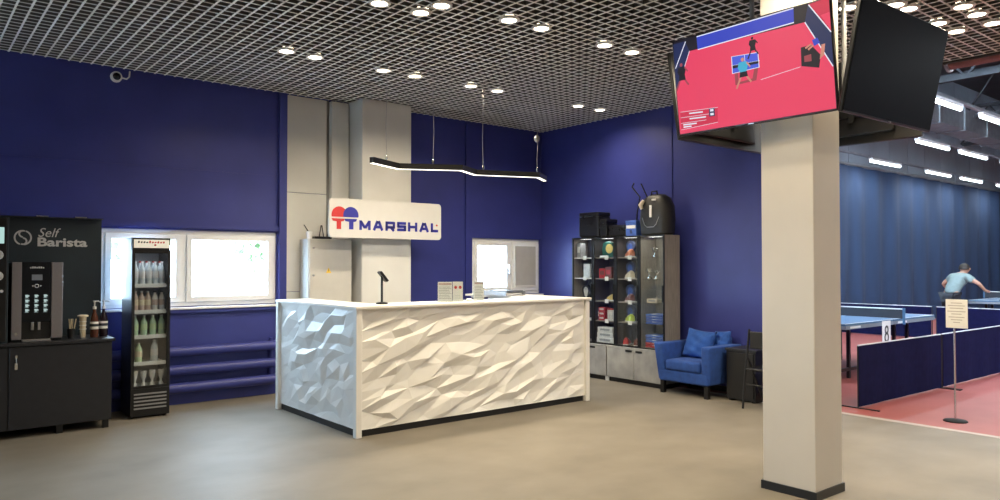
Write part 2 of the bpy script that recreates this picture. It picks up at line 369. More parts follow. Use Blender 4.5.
# ================================================================ RECEPTION DESK
dk = thing('reception_desk', 'white reception desk with faceted triangular relief panels', 'desk', (3.10, 5.77, 0))
DW, DD, DH = 2.86, 1.73, 1.115
def facet(w, h, seed, nu, nv, ang, st, depth):
    r = random.Random(seed); pts = []; ed = []
    for i in range(nu + 1):
        for j in range(nv + 1):
            u = i / nu; v = j / nv
            if 0 < i < nu: u += r.uniform(-.42, .42) / nu
            if 0 < j < nv: v += r.uniform(-.42, .42) / nv
            if j % 2 and 0 < i < nu: u += .35 / nu * (1 if i < nu - 1 else 0)
            pts.append((min(1, max(0, u)) * w, min(1, max(0, v)) * h))
    ca, sa = math.cos(ang), math.sin(ang)
    P = [Vector(((x * ca + y * sa), (-x * sa + y * ca) * st)) for x, y in pts]
    res = geometry.delaunay_2d_cdt(P, [], [], 0, 1e-6)
    vs = []
    for p in res[0]:
        a, b = p.x, p.y / st; x = a * ca - b * sa; y = a * sa + b * ca
        edge = x < .01 or x > w - .01 or y < .01 or y > h - .01
        vs.append((x, y, r.uniform(.25, .5) * depth if edge else r.choice((0, .12, .3, .75, 1.0)) * depth))
    return vs, [tuple(f) for f in res[2]]
PB = .062   # panel underside
v, f = facet(DW - .09, DH - PB, 5, 17, 14, R(23), 3.0, .044)
MB().add([(x + .045, .035 - d, z + PB) for x, z, d in v], f).add([(.045, .04, PB), (DW - .045, .04, PB), (DW - .045, .04, DH), (.045, .04, DH)], [(0, 1, 2, 3)]).build('front_panel', M_desk, dk)
v, f = facet(DD - .06, DH - PB, 9, 12, 13, R(-28), 2.0, .036)
MB().add([(.035 - d, y + .03, z + PB) for y, z, d in v], f).add([(.04, .03, PB), (.04, DD - .03, PB), (.04, DD - .03, DH), (.04, .03, DH)], [(0, 3, 2, 1)]).build('side_panel', M_desk, dk)
v, f = facet(DD - .06, DH - PB, 11, 12, 13, R(-28), 2.0, .036)
MB().add([(DW - .035 + d, y + .03, z + PB) for y, z, d in v], f).build('side_panel', M_desk, dk)
for x, y in ((-.012, -.012), (DW - .045, -.012), (-.012, DD - .045), (DW - .045, DD - .045)):
    B(x, x + .057, y, y + .057, 0, DH).build('corner_post', M_desk, dk, bevel=.003, seg=1)
ct = MB()
poly = [(-.025, -.03), (DW + .025, -.03), (DW + .025, DD), (DW - .42, DD), (DW - .42, .42), (.36, .42), (.36, DD), (-.025, DD)]
ct.prism(poly, DH, DH + .024, 'xy').build('counter_top', M_desk, dk, bevel=.003, seg=1)
MB().box(.06, DW - .06, .05, .07, .0, DH).build('inner_board', M_white, dk)
MB().box(.05, .07, .07, DD - .05, .0, DH).build('inner_board', M_white, dk)
MB().box(DW - .07, DW - .05, .07, DD - .05, .0, DH).build('inner_board', M_white, dk)
MB().box(.05, DW - .05, .035, .045, 0, PB + .01).box(.03, .045, .05, DD - .05, 0, PB + .01).build('plinth', M_blackm, dk)
MB().box(.38, DW - .45, .08, .62, .72, .745).build('work_surface', M_white, dk)
DT = DH + .024
# things on the desk
ts = thing('tablet_stand', 'black pole tablet holder with tilted screen on the reception counter', 'tablet stand', (3.49, 6.02, DT), R(25))
MB().lathe([(.055, 0), (.055, .008), (.05, .014), (.015, .02)], n=20).build('base', M_blackm, ts, smooth=True)
MB().lathe([(.011, .015), (.011, .26)], n=10).build('pole', M_blackm, ts, smooth=True)
tbm = MB().box(-.012, .012, -.055, .055, -.045, .07)
t_ = tbm.build('tablet', M_plastic, ts, loc=(.03, 0, .245), rot=(0, R(-38), R(-40)), bevel=.006)
B(.0121, .0126, -.047, .047, -.037, .062).build('screen', mat('tablet_screen', (0.02, 0.03, 0.05), 0.1, emit=(.25, .35, .5), estr=.25), t_)
def acrylic(x, y, wd, rz, label, red=False):
    a = thing('leaflet_holder', label, 'leaflet holder', (x, y, DT), rz)
    ac = glass('acrylic', (.93, .95, .95), .07) if 'acrylic' not in MATS else MATS['acrylic']
    MB().box(-wd / 2, wd / 2, -.004, 0, 0, .20).box(-wd / 2, wd / 2, -.003, .05, 0, .004).box(-wd / 2, wd / 2, .046, .05, .004, .18).build('holder', ac, a)
    p = MB().box(-wd / 2 + .006, wd / 2 - .006, .004, .03, .005, .195).build('leaflets', M_paper, a)
    if red:
        for dx in (-.022, .024):
            MB().prism([(dx + q * .9, z) for q, z in disc(0, .14, .016, 14)], .0035, .003).build('red_emblem', M_redp, p)
        B(-.03, .03, .0032, .0038, .03, .036).build('print_line', M_ltgray, p); B(-.03, .02, .0032, .0038, .055, .06).build('print_line', M_ltgray, p)
    else:
        B(-wd / 2 + .012, wd / 2 - .012, .0032, .0038, .165, .185).build('heading', mat('print_rose', (.5, .36, .34), .7, var=.05), p)
        for z in range(8): B(-wd / 2 + .014, wd / 2 - .014 - (z % 3) * .01, .0032, .0038, .03 + z * .016, .036 + z * .016).build('print_line', mat('print_gray', (.42, .41, .40), .7, var=.05), p)
acrylic(4.16, 5.96, .15, R(-32), 'clear leaflet holder with small grey printed text beside the red emblem one')
acrylic(4.31, 5.955, .11, R(-32), 'white leaflet holder with two red round emblems on the counter', True)
acrylic(4.60, 5.99, .115, R(-32), 'narrow leaflet holder standing alone at the end of the row')
o = MB().lathe([(.03, 0), (.034, .008), (.032, .02), (.02, .026)], n=16).build('card_dish', M_paper, None, (4.45, 5.95, DT), smooth=True)
tag(o, 'small round white dish between the leaflet holders on the counter', 'dish')
tr = thing('paper_tray', 'flat grey document tray with papers on the desk wing', 'tray', (5.62, 6.85, DT), R(4))
B(-.16, .16, -.22, .22, 0, .012).build('base', M_silver, tr, bevel=.003); B(-.16, .16, .205, .22, .012, .05).build('rim', M_silver, tr); B(-.16, -.148, -.22, .205, .012, .05).build('rim', M_silver, tr); B(.148, .16, -.22, .205, .012, .05).build('rim', M_silver, tr)
B(-.13, .13, -.19, .19, .013, .03).build('paper_stack', M_paper, tr); B(-.12, .14, -.2, .1, .052, .06).build('folder', M_blackm, tr)

# ================================================================ SIGN, ELECTRIC CABINET, ROUTER
sg = thing('logo_sign', 'white rounded sign board with red and blue bat logo reading MARSHAL', 'sign', (3.855, 7.85, 1.82))
SW, SH = 1.56, .458
def rrect(w, h, r, n=6):
    out = []
    for cx, cy, a in ((w - r, h - r, 0), (r, h - r, 90), (r, r, 180), (w - r, r, 270)):
        out += [(cx + r * math.cos(R(a + 90 * k / n)), cy + r * math.sin(R(a + 90 * k / n))) for k in range(n + 1)]
    return out
MB().prism(rrect(SW, SH, .045), 0, .035).build('board', mat('sign_board', (.60, .585, .56), .5, var=.02), sg)
t_ = .033; LW, LH, gap = .132, .114, .0268
def stroke(mb, a, b, th=t_):
    d = Vector((b[0] - a[0], b[1] - a[1])).normalized() * th / 2; n_ = (-d.y, d.x)
    mb.prism([(a[0] + n_[0], a[1] + n_[1]), (b[0] + n_[0], b[1] + n_[1]), (b[0] - n_[0], b[1] - n_[1]), (a[0] - n_[0], a[1] - n_[1])], -.004, -.0003)
h_ = t_ / 2
GL = {'M': (.150, [((h_, 0), (h_, LH)), ((.150 - h_, 0), (.150 - h_, LH)), ((.020, LH - .012), (.075, .022)), ((.130, LH - .012), (.075, .022))]),
      'A': (.150, [((.018, 0), (.066, LH)), ((.132, 0), (.084, LH)), ((.055, LH - h_), (.095, LH - h_)), ((.04, .04), (.11, .04))]),
      'R': (.136, [((h_, 0), (h_, LH)), ((0, LH - h_), (.118, LH - h_)), ((.118, LH - .004), (.118, .03)), ((0, .043), (.13, .043)), ((.066, .05), (.118, 0))]),
      'S': (.130, [((.004, LH - h_), (.128, LH - h_)), ((h_, LH - .006), (h_, .046)), ((.006, LH / 2), (.124, LH / 2)), ((.130 - h_, .068), (.130 - h_, .006)), ((.002, h_), (.126, h_))]),
      'H': (.136, [((h_, 0), (h_, LH)), ((.136 - h_, 0), (.136 - h_, LH)), ((.02, LH / 2), (.116, LH / 2))]),
      'L': (.112, [((h_, 0), (h_, LH)), ((0, h_), (.112, h_))])}
lx = .388
for ch in 'MARSHAL':
    wd_, st_ = GL[ch]; mb = MB()
    for i_, (a_, b_) in enumerate(st_): stroke(mb, a_, b_)
    mb.build('letter', M_bluep, sg, (lx, 0, .096)); lx += wd_ + gap
D = -.004
def up(a): return a
rp = [p for p in disc(.128, .262, .100, 24, -18, 198)]
rb = [p for p in disc(.275, .262, .100, 24, -18, 198)]
MB().prism([(x, max(z, .240)) for x, z in rp], D, -.0003).build('red_bat', M_redp, sg)
MB().prism([(x, max(z, .240)) for x, z in rb], D - .001, -.0003).build('blue_bat', M_bluep, sg)
def T(cx, m, nm):
    MB().prism([(cx - .094, .222), (cx - .075, .192), (cx - .028, .186), (cx - .028, .098), (cx + .028, .098), (cx + .028, .186), (cx + .062, .192), (cx + .076, .222)], D, -.0003).build(nm, m, sg)
T(.122, M_redp, 'red_letter'); T(.281, M_bluep, 'blue_letter')
MB().prism(disc(1.492, .185, .013, 12), D, -.0003).build('mark', M_redp, sg)
for x in (.62, 1.08): B(x - .02, x + .02, .035, .15, .15, .30).build('wall_bracket', M_steel, sg)

eb = thing('electrical_cabinet', 'grey metal electrical cabinet with yellow warning triangle on the wall panel', 'cabinet', (3.73, 8.13, 1.02))
B(0, .57, .012, .245, 0, .79).build('body', M_gray, eb, bevel=.008)
dr = B(.012, .558, -.006, .012, .012, .778).build('door', mat('cabinet_door', (.52, .50, .46), .5, var=.03), eb, bevel=.006)
MB().prism([(.22, .385), (.29, .385), (.255, .45)], -.0075, -.006).build('warning_triangle', mat('warning_yellow', (.75, .48, .03), .5, var=.05), dr)
MB().prism([(.25, .395), (.262, .42), (.254, .418), (.258, .438), (.246, .412), (.254, .414)], -.0085, -.0075).build('lightning_mark', M_plastic, dr)
MB().lathe([(.012, -.018), (.012, -.006)], .06, .36, 10, 'y').build('lock', M_chrome, dr)
MB().lathe([(.012, -.018), (.012, -.006)], .06, .68, 10, 'y').build('lock', M_chrome, dr)
rt = thing('wifi_router', 'black wireless router with raised antennas on the electrical cabinet', 'router', (3.945, 8.25, 1.8105))
B(-.11, .11, -.07, .07, 0, .03).build('body', M_plastic, rt, bevel=.008)
for x, lx in ((-.09, -.10), (0.0, .03), (.06, -.02), (.10, .04)):
    MB().tube([(x, .05, .02), (x + lx, .06, .17)], .006, 8).build('antenna', M_plastic, rt, smooth=True)
cu_ = MB().lathe([(.03, 0), (.034, .06), (.036, .075), (.036, .085), (.012, .088)], n=14).build('small_cup', [M_paper], None, (3.775, 8.20, 1.8105), smooth=True)
tag(cu_, 'small pale round cup beside the router on the electrical cabinet', 'cup')

# wall camera
cc = thing('dome_camera', 'white rimmed dome security camera high on the blue wall under the ceiling', 'camera', (1.726, YW, 3.434))
MB().lathe([(.052, 0), (.056, -.02), (.054, -.05), (.040, -.06)], 0, 0, 22, 'y').build('housing', M_white, cc, smooth=True)
MB().lathe([(.039, -.058), (.034, -.075), (.020, -.092), (.002, -.098)], 0, 0, 20, 'y').build('dome', mat('smoked_dome', (.01, .01, .012), .08), cc, smooth=True)
MB().tube([(.05, -.02, .0), (.10, -.02, -.005), (.125, -.02, .02), (.13, -.02, .08)], .008, 8).build('cable', M_white, cc, smooth=True)

# ================================================================ COFFEE CORNER
cs = thing('coffee_cabinet', 'low black counter cabinet with plain doors carrying the coffee machine', 'cabinet', (-.6, 7.60, 0))
B(.0, 2.16, .02, .535, .075, .795).build('body', M_black, cs)
B(-.02, 2.18, -.02, .545, .797, .825).build('worktop', M_black, cs, bevel=.003)
for x in (.03, .62, 1.36): B(x, x + .58 if x < .6 else x + .725 if x < 1 else 2.155, 0, .019, .08, .79).build('door', M_black, cs, bevel=.002, seg=1)
hd = cs.children[2]
ky = MB().box(1.40, 1.416, -.014, 0, .69, .72).tube([(1.408, -.016, .70), (1.41, -.018, .64)], .004, 6).box(1.397, 1.419, -.02, -.016, .60, .655)
ky.build('lock_with_key', M_chrome, cs)
for x in (.05, .95, 1.72, 2.09): B(x, x + .05, .03, .08, 0, .075).build('foot', M_blackm, cs)
bp = thing('coffee_backboard', 'dark upright board with pale Self Barista lettering behind the coffee machine', 'board', (-.6, 8.15, 0))
B(.0, 2.165, 0, .05, .0, 1.945).build('panel', M_panelteal, bp)
text('lettering', 'Self', M_ltgray, bp, .185, .085, (1.63, -.001, 1.765), shear=.3)
text('lettering', 'Barista', M_ltgray, bp, .415, .085, (1.625, -.001, 1.675), bold=.03)
def ring_arc(cx, cz, r0, r1, a0, a1, n=16):
    return [(cx + r1 * math.cos(R(a0 + (a1 - a0) * k / n)), cz + r1 * math.sin(R(a0 + (a1 - a0) * k / n))) for k in range(n + 1)] + \
           [(cx + r0 * math.cos(R(a1 - (a1 - a0) * k / n)), cz + r0 * math.sin(R(a1 - (a1 - a0) * k / n))) for k in range(n + 1)]
em = MB()
def quads_arc(mb, cx, cz, r0, r1, a0, a1, n=18):
    p = ring_arc(cx, cz, r0, r1, a0, a1, n)
    for k in range(n): mb.prism([p[k], p[k + 1], p[2 * n - k], p[2 * n + 1 - k]], -.005, -.0005)
quads_arc(em, 1.508, 1.755, .058, .072, 100, 250); quads_arc(em, 1.508, 1.755, .058, .072, -80, 70)
quads_arc(em, 1.508, 1.79, .022, .036, 60, 270); quads_arc(em, 1.508, 1.722, .022, .036, -120, 90)
em.build('round_emblem', M_ltgray, bp)
for x in (1.60, 1.92): B(x, x + .10, -.09, -.02, 1.948, 1.962).build('spot_lamp', M_chrome, bp)
B(.0, 2.165, -.10, .05, 1.9455, 1.951).build('top_shelf', M_black, bp)

M_bar2 = mat('satin_bar', (0.26, 0.245, 0.265), 0.4, metal=0.6, var=0.1, scale=30, stretch=(20, 20, 1))
cm = thing('coffee_machine', 'coffee machine with silver side bars, black front and lit drink symbols', 'coffee machine', (.78, 7.70, .825))
B(0, .39, .03, .42, 0, .70).build('body', M_plastic, cm, bevel=.006)
B(0, .075, 0, .03, 0.02, .70).build('silver_bar', M_bar2, cm, bevel=.004); B(.30, .39, 0, .03, 0.02, .70).build('silver_bar', M_bar2, cm, bevel=.004)
fr = B(.078, .297, .004, .03, .17, .70).build('front_panel', mat('gloss_black', (.008, .008, .010), .12, var=.05), cm)
B(.15, .23, .001, .004, .54, .59).build('display', mat('display_gray', (.10, .11, .12), .3, emit=(.4, .42, .45), estr=.12, var=.02), fr)
for k in range(7): B(.135 + k * .016, .146 + k * .016, .0022, .0039, .645, .661 if k % 3 else .657).build('letter_mark', M_ltgray, fr)
ws = emat('symbol_glow', (.65, .85, .82), .6)
quads_arc_m = MB()
p = ring_arc(.188, .49, .012, .018, 0, 360, 16)
for k in range(16): quads_arc_m.prism([p[k], p[k + 1], p[32 - k], p[33 - k]], .001, .0039)
quads_arc_m.prism(disc(.158, .49, .006, 8), .001, .0039).prism(disc(.218, .49, .006, 8), .001, .0039).build('knob_symbol', M_ltgray, fr)
for cx in (.115, .185, .255):
    for r in range(4):
        z = .40 - r * .042
        g = MB().prism([(cx - .014, z + .012), (cx + .011, z + .012), (cx + .007, z - .012), (cx - .010, z - .012)], .0012, .0039)
        g.prism([(cx + .011, z + .006), (cx + .019, z + .006), (cx + .017, z - .004), (cx + .009, z - .004)], .0012, .0039)
        g.prism([(cx - .016, z - .018), (cx + .014, z - .018), (cx + .014, z - .0155), (cx - .016, z - .0155)], .0012, .0039)
        g.build('drink_symbol', ws, fr)
MB().box(.15, .17, .005, .03, .10, .17).box(.20, .22, .005, .03, .10, .17).build('spout', M_silver, cm)
B(.08, .295, -.02, .03, .0, .018).build('drip_tray', M_silver, cm, bevel=.003)
MB().lathe([(.012, -.004), (.012, .0)], .035, .07, 12, 'y').build('lock', M_chrome, cm)

vm = thing('payment_terminal_unit', 'tall dark vending unit with lit screen and round buttons beside the coffee machine', 'vending unit', (.0, 7.63, .825))
B(0, .75, .02, .5, 0, 1.095).build('body', M_panelteal, vm, bevel=.005)
pn = B(.02, .735, 0, .02, .02, 1.08).build('front', M_plastic, vm, bevel=.004)
B(.55, .715, -.003, 0, .86, 1.0).build('screen', emat('teal_screen', (.55, .85, .8), .8), pn)
for z in (.76, .58): MB().lathe([(.038, -.02), (.042, -.008), (.042, 0)], .67, z, 18, 'y').build('round_button', M_ltgray, pn, smooth=True)
MB().lathe([(.013, -.01), (.013, 0)], .70, .45, 12, 'y').build('small_button', M_ltgray, pn); MB().lathe([(.013, -.01), (.013, 0)], .665, .30, 12, 'y').build('small_button', M_ltgray, pn)

M_cup = mat('kraft_cup', (.55, .42, .27), .7, var=.06); M_lid = mat('cream_stick', (.70, .60, .42), .7, var=.06)
hcup = thing('stirrer_cup', 'dark cup of upright wooden stirrers beside the coffee machine', 'cup', (1.255, 7.80, .825))
MB().lathe([(.028, 0), (.036, .09), (.034, .09), (.026, .005)], n=16).build('cup', M_plastic, hcup, smooth=True)
for k in range(9):
    a = k * .7; MB().box(-.004, .004, -.0012, .0012, 0, .17).build('stirrer', M_lid, hcup, (.014 * math.cos(a), .014 * math.sin(a), .01), (R(8 * math.sin(a * 2)), R(8 * math.cos(a)), a))
st = thing('cup_stack', 'tall stack of cream paper cups with a wide rim beside the stirrers', 'cup stack', (1.355, 7.83, .825))
MB().lathe([(.022, 0), (.026, .06), (.024, .062), (.029, .16), (.031, .19), (.046, .192), (.046, .206), (.03, .21)], n=18).build('cups', M_lid, st, smooth=True)
for z in (.075, .11, .145): MB().lathe([(.031, z), (.033, z + .003), (.031, z + .006)], n=16).build('rim', M_paper, st)
def syrup(x, y, label, tint):
    b = thing('syrup_bottle', label, 'bottle', (x, y, .825))
    MB().lathe([(.032, 0), (.036, .01), (.036, .15), (.03, .19), (.014, .235), (.013, .26)], n=18).build('bottle_body', mat('syrup_' + str(tint[0]), tint, .1, var=.1), b, smooth=True)
    MB().lathe([(.0368, .075), (.0368, .145)], n=18, caps=False).build('bottle_label', M_paper, b)
    MB().lathe([(.0372, .10), (.0372, .125)], n=18, caps=False).build('label_band', M_shorts, b)
    p = MB().lathe([(.016, .262), (.016, .285), (.006, .287), (.006, .325), (.013, .327), (.013, .338)], n=12).tube([(0, 0, .333), (.03, -.02, .335), (.045, -.03, .325)], .005, 8).build('pump', M_white, b, smooth=True)
syrup(1.445, 7.80, 'amber syrup bottle with white pump, next to the cup stack', (.10, .035, .02))
syrup(1.53, 7.84, 'dark syrup bottle with white pump at the window end of the counter', (.02, .012, .02))

# ================================================================ DRINKS FRIDGE
fg = thing('drinks_fridge', 'slim black glass door drinks fridge with lit header in front of the window', 'fridge', (1.775, 7.85, 0))
FW, FD, FH = .357, .40, 1.768
for x in (.0, FW - .016): B(x, x + .016, .03, FD, .022, FH).build('side_wall', M_blackm, fg)
B(.016, FW - .016, FD - .02, FD, .05, FH).build('back_wall', mat('fridge_liner', (.30, .30, .33), .4, var=.03), fg)
B(.016, FW - .016, .03, FD - .02, .022, .29).build('machine_bay', M_blackm, fg); B(.016, FW - .016, .03, FD - .02, 1.64, FH).build('header_box', M_blackm, fg)
B(.006, FW - .006, 0, .03, 1.655, FH - .005).build('header', M_blackm, fg)
hs = B(.016, FW - .016, -.003, 0, 1.668, FH - .018).build('lit_panel', mat('header_panel', (.7, .68, .6), .4, emit=(1, .93, .78), estr=.35, var=.02), fg)
for k in range(10):
    h2 = (.022, .016, .018, .014, .024, .016, .015, .020, .016, .018)[k]; x2 = .05 + k * .0255
    MB().prism([(x2, 1.715), (x2 + .015, 1.715), (x2 + .019, 1.715 + h2), (x2 + .004, 1.715 + h2)], -.0042, -.003).build('letter_mark', M_shorts if k < 4 else M_redp, hs)
MB().prism(disc(.21, 1.697, .010, 10), -.0045, -.003).build('red_emblem', M_redp, hs)
dd = MB()
for q in ((.0, FW, .29, .315), (.0, FW, 1.615, 1.65), (0, .028, .315, 1.615), (FW - .028, FW, .315, 1.615)): dd.box(q[0], q[1], 0, .028, q[2], q[3])
do = dd.build('door', M_blackm, fg)
B(.028, FW - .028, .012, .016, .315, 1.615).build('door_glass', G_case, do)
B(-.004, .008, -.02, 0, .8, 1.1).build('handle', M_blackm, do, bevel=.003)
gr = B(.0, FW, .004, .03, .022, .288).build('grille', M_blackm, fg)
for z in range(5): B(.03, FW - .03, -.004, .005, .09 + z * .035, .104 + z * .035).build('slat', M_silver, gr)
for x in (.03, FW - .03):
    for y in (.06, FD - .05): MB().lathe([(.012, x - .012), (.015, x - .008), (.015, x + .008), (.012, x + .012)], y, .015, 12, 'x').build('castor', M_plastic, fg, smooth=True)
SZ = [1.30, 1.041, .796, .533, .295]
for z in SZ:
    s_ = B(.017, FW - .017, .045, FD - .03, z - .012, z).build('shelf', M_white, fg)
    B(.03, FW - .03, .038, .045, z - .022, z + .016).build('price_strip', M_ltgray, s_)
ld = bpy.data.lights.new('fridge_lamp', 'AREA'); ld.shape = 'RECTANGLE'; ld.size = .28; ld.size_y = .04; ld.energy = .8; ld.color = (.85, .93, 1)
lo = bpy.data.objects.new('fridge_lamp', ld); C.objects.link(lo); lo.parent = fg; lo.location = (FW / 2, .06, 1.63)
B(.03, FW - .03, .045, .075, 1.632, 1.64).build('interior_lamp', emat('fridge_lamp_glow', (.85, .93, 1), 3), fg)
def bottle(nm, label, group, h, r, body_m, cap_m, label_m, kind=0):
    b = thing(nm, label, 'bottle' if kind != 1 else 'can', (0, 0, 0), 0, group)
    if kind == 0:
        MB().lathe([(r * .9, 0), (r, .008), (r * .95, h * .3), (r, h * .62), (r * .85, h * .72), (r * .42, h * .86), (r * .42, h * .93)], n=14).build('body', body_m, b, smooth=True)
        MB().lathe([(r * .47, h * .93), (r * .47, h)], n=12).build('cap', cap_m, b)
        MB().lathe([(r * 1.02, h * .30), (r * 1.02, h * .58)], n=14, caps=False).build('wrapper', label_m, b)
    elif kind == 1:
        MB().lathe([(r * .8, 0), (r, .01), (r, h - .012), (r * .82, h)], n=14).build('body', body_m, b, smooth=True)
        MB().lathe([(r * .8, h), (r * .72, h + .002)], n=14).build('lid', cap_m, b)
    else:
        MB().lathe([(r * 1.0, 0), (r * .95, .01), (r * .35, h * .28), (r * .35, h * .4), (r * .8, h * .6), (r, h * .9), (r * .9, h)], n=14).build('body', body_m, b, smooth=True)
    return b
Mb = {n: mat('drink_' + n, c, .15, var=.06) for n, c in dict(clear=(.50, .55, .60), red=(.40, .06, .06), white=(.62, .62, .64), pink=(.52, .40, .37), green=(.42, .58, .44), lime=(.50, .64, .42), cream=(.66, .58, .44), dark=(.08, .07, .10)).items()}
def row(proto, z, n, x0=.055, x1=.30, y=.10):
    for k in range(n):
        o = proto if k == 0 else copy_tree(proto)
        o.location = (1.775 + x0 + (x1 - x0) * k / max(1, n - 1), 7.85 + y, z)
row(bottle('water_bottle', 'clear water bottle on the uppermost shelf of the drinks fridge', 'bottles on the uppermost fridge shelf', .235, .027, Mb['clear'], Mb['white'], Mb['white']), SZ[0], 5)
row(bottle('water_bottle', 'clear water bottle in the rear row of the uppermost fridge shelf', 'rear bottles on the uppermost fridge shelf', .24, .027, Mb['clear'], Mb['red'], Mb['pink']), SZ[0], 5, y=.18)
row(bottle('juice_bottle', 'pinkish juice bottle with pale cap on the second fridge shelf down', 'bottles on the second fridge shelf', .20, .029, Mb['pink'], Mb['white'], Mb['cream']), SZ[1], 3, x0=.055, x1=.17)
row(bottle('juice_bottle', 'white milk drink bottle on the second fridge shelf down', 'white bottles on the second fridge shelf', .20, .029, Mb['white'], Mb['dark'], Mb['pink']), SZ[1], 2, x0=.235, x1=.30)
row(bottle('lemonade_bottle', 'pale green drink bottle on the middle shelf of the fridge', 'green bottles on the middle fridge shelf', .205, .032, Mb['green'], Mb['white'], Mb['lime']), SZ[2], 4)
row(bottle('lime_bottle', 'lime green bottle standing alone on the fourth fridge shelf', None, .20, .034, Mb['lime'], Mb['white'], Mb['cream']), SZ[3], 1, x0=.09)
row(bottle('tall_bottle', 'clear cone shaped bottle beside the lime one in the fridge', None, .225, .036, Mb['clear'], Mb['white'], Mb['white']), SZ[3], 1, x0=.235)
row(bottle('wine_glass', 'upturned clear glass on the lowest shelf of the fridge', 'glasses on the lowest fridge shelf', .16, .032, Mb['white'], None, None, 2), SZ[4], 4)

# ================================================================ DISPLAY CABINETS
ys = [7.28, 6.885, 6.49, 6.095, 5.70]; XB0, XB1 = 7.20, 7.51; ZT = 1.87
labs = ['glass door display cabinet next to the corner window, dark frame', 'glass display cabinet holding a dark green bat case and red boxes',
        'glass display cabinet holding blue bat covers and shoes', 'grey wood display cabinet with glass shelves of cups and folded shirts']
LV = [.50, .77, 1.03, 1.325, 1.60]
for u in range(4):
    ya, yb = ys[u + 1] + .004, ys[u] - .004; wd = yb - ya
    t = thing('display_cabinet', labs[u], 'display cabinet', (XB0, ya, .46), 0, 'display cabinets along the blue wall')
    Hh = ZT - .46; last = u == 3; fm = M_blackm if not last else M_blackm
    for y in (0, wd - .018): B(.02, XB1 - XB0, y, y + .018, 0, Hh).build('side_panel', M_wood if last or u == 0 else M_wdark, t)
    B(XB1 - XB0 - .012, XB1 - XB0, .018, wd - .018, 0, Hh).build('back_panel', M_wood if last else M_wdark, t)
    B(.02, XB1 - XB0 - .012, .018, wd - .018, Hh - .018, Hh).build('top_panel', M_wood, t); B(.02, XB1 - XB0 - .012, .018, wd - .018, 0, .018).build('bottom_panel', M_wood, t)
    d = MB(); s = .022 if not last else .014
    for q in ((0, wd, 0, s), (0, wd, Hh - s, Hh), (0, s, s, Hh - s), (wd - s, wd, s, Hh - s)): d.box(0, .018, q[0], q[1], q[2], q[3])
    dob = d.build('door', fm, t)
    B(.007, .011, s, wd - s, s, Hh - s).build('door_glass', G_case, dob)
    B(-.018, -.004, s * .5, s * .5 + .012, Hh * .42, Hh * .42 + .2).build('handle', M_blackm, dob)
    for z in LV[1:]:
        if last: B(.03, XB1 - XB0 - .014, .02, wd - .02, z - .46 - .006, z - .46).build('glass_shelf', G_case, t)
        else: B(.03, XB1 - XB0 - .014, .02, wd - .02, z - .46 - .014, z - .46).build('shelf', M_wood if u else M_white, t)
    if not last:
        for z in (LV[1], LV[2], LV[3], LV[4]):
            B(.022, .028, wd * .35, wd * .35 + .06, z - .46 - .03, z - .46 + .022).build('price_card', M_paper, t)
    ld = bpy.data.lights.new('cabinet_lamp', 'AREA'); ld.shape = 'RECTANGLE'; ld.size = .2; ld.size_y = .05; ld.energy = .7; ld.color = (1, .95, .88)
    lo = bpy.data.objects.new('cabinet_lamp', ld); C.objects.link(lo); lo.parent = t; lo.location = (.08, wd / 2, Hh - .025)
    B(.05, .11, wd * .3, wd * .7, Hh - .0235, Hh - .019).build('lamp_strip', emat('cabinet_lamp_glow', (1, .95, .88), 2), t)
# base cabinets
for nm, y0, y1, lb in (('base_cabinet', 6.62, 7.28, 'concrete patterned base cabinet under the display cabinets by the corner'), ('base_cabinet', 5.70, 6.61, 'concrete patterned double door base cabinet beside the blue armchair')):
    t = thing(nm, lb, 'cabinet', (7.17, y0, 0), 0, 'concrete look base cabinets')
    Wd = y1 - y0
    B(.02, .35, 0, Wd, .055, .438).build('body', M_conc, t); B(0, .36, 0, Wd, .440, .458).build('top_board', M_conc, t, bevel=.002, seg=1)
    for a, b in ((.002, Wd / 2 - .002), (Wd / 2 + .002, Wd - .002)):
        dd_ = B(0, .019, a, b, .06, .437).build('door', M_conc, t, bevel=.002, seg=1)
        hy = (b - .13 if a < .1 else a + .03)
        B(-.008, .0, hy, hy + .10, .405, .428).build('handle', M_blackm, dd_)
    B(.03, .34, .02, Wd - .02, 0, .055).build('plinth', M_blackm, t)
    for y in (.0, Wd - .02): B(.005, .03, y, y + .02, 0, .055).build('foot', M_ltgray, t)
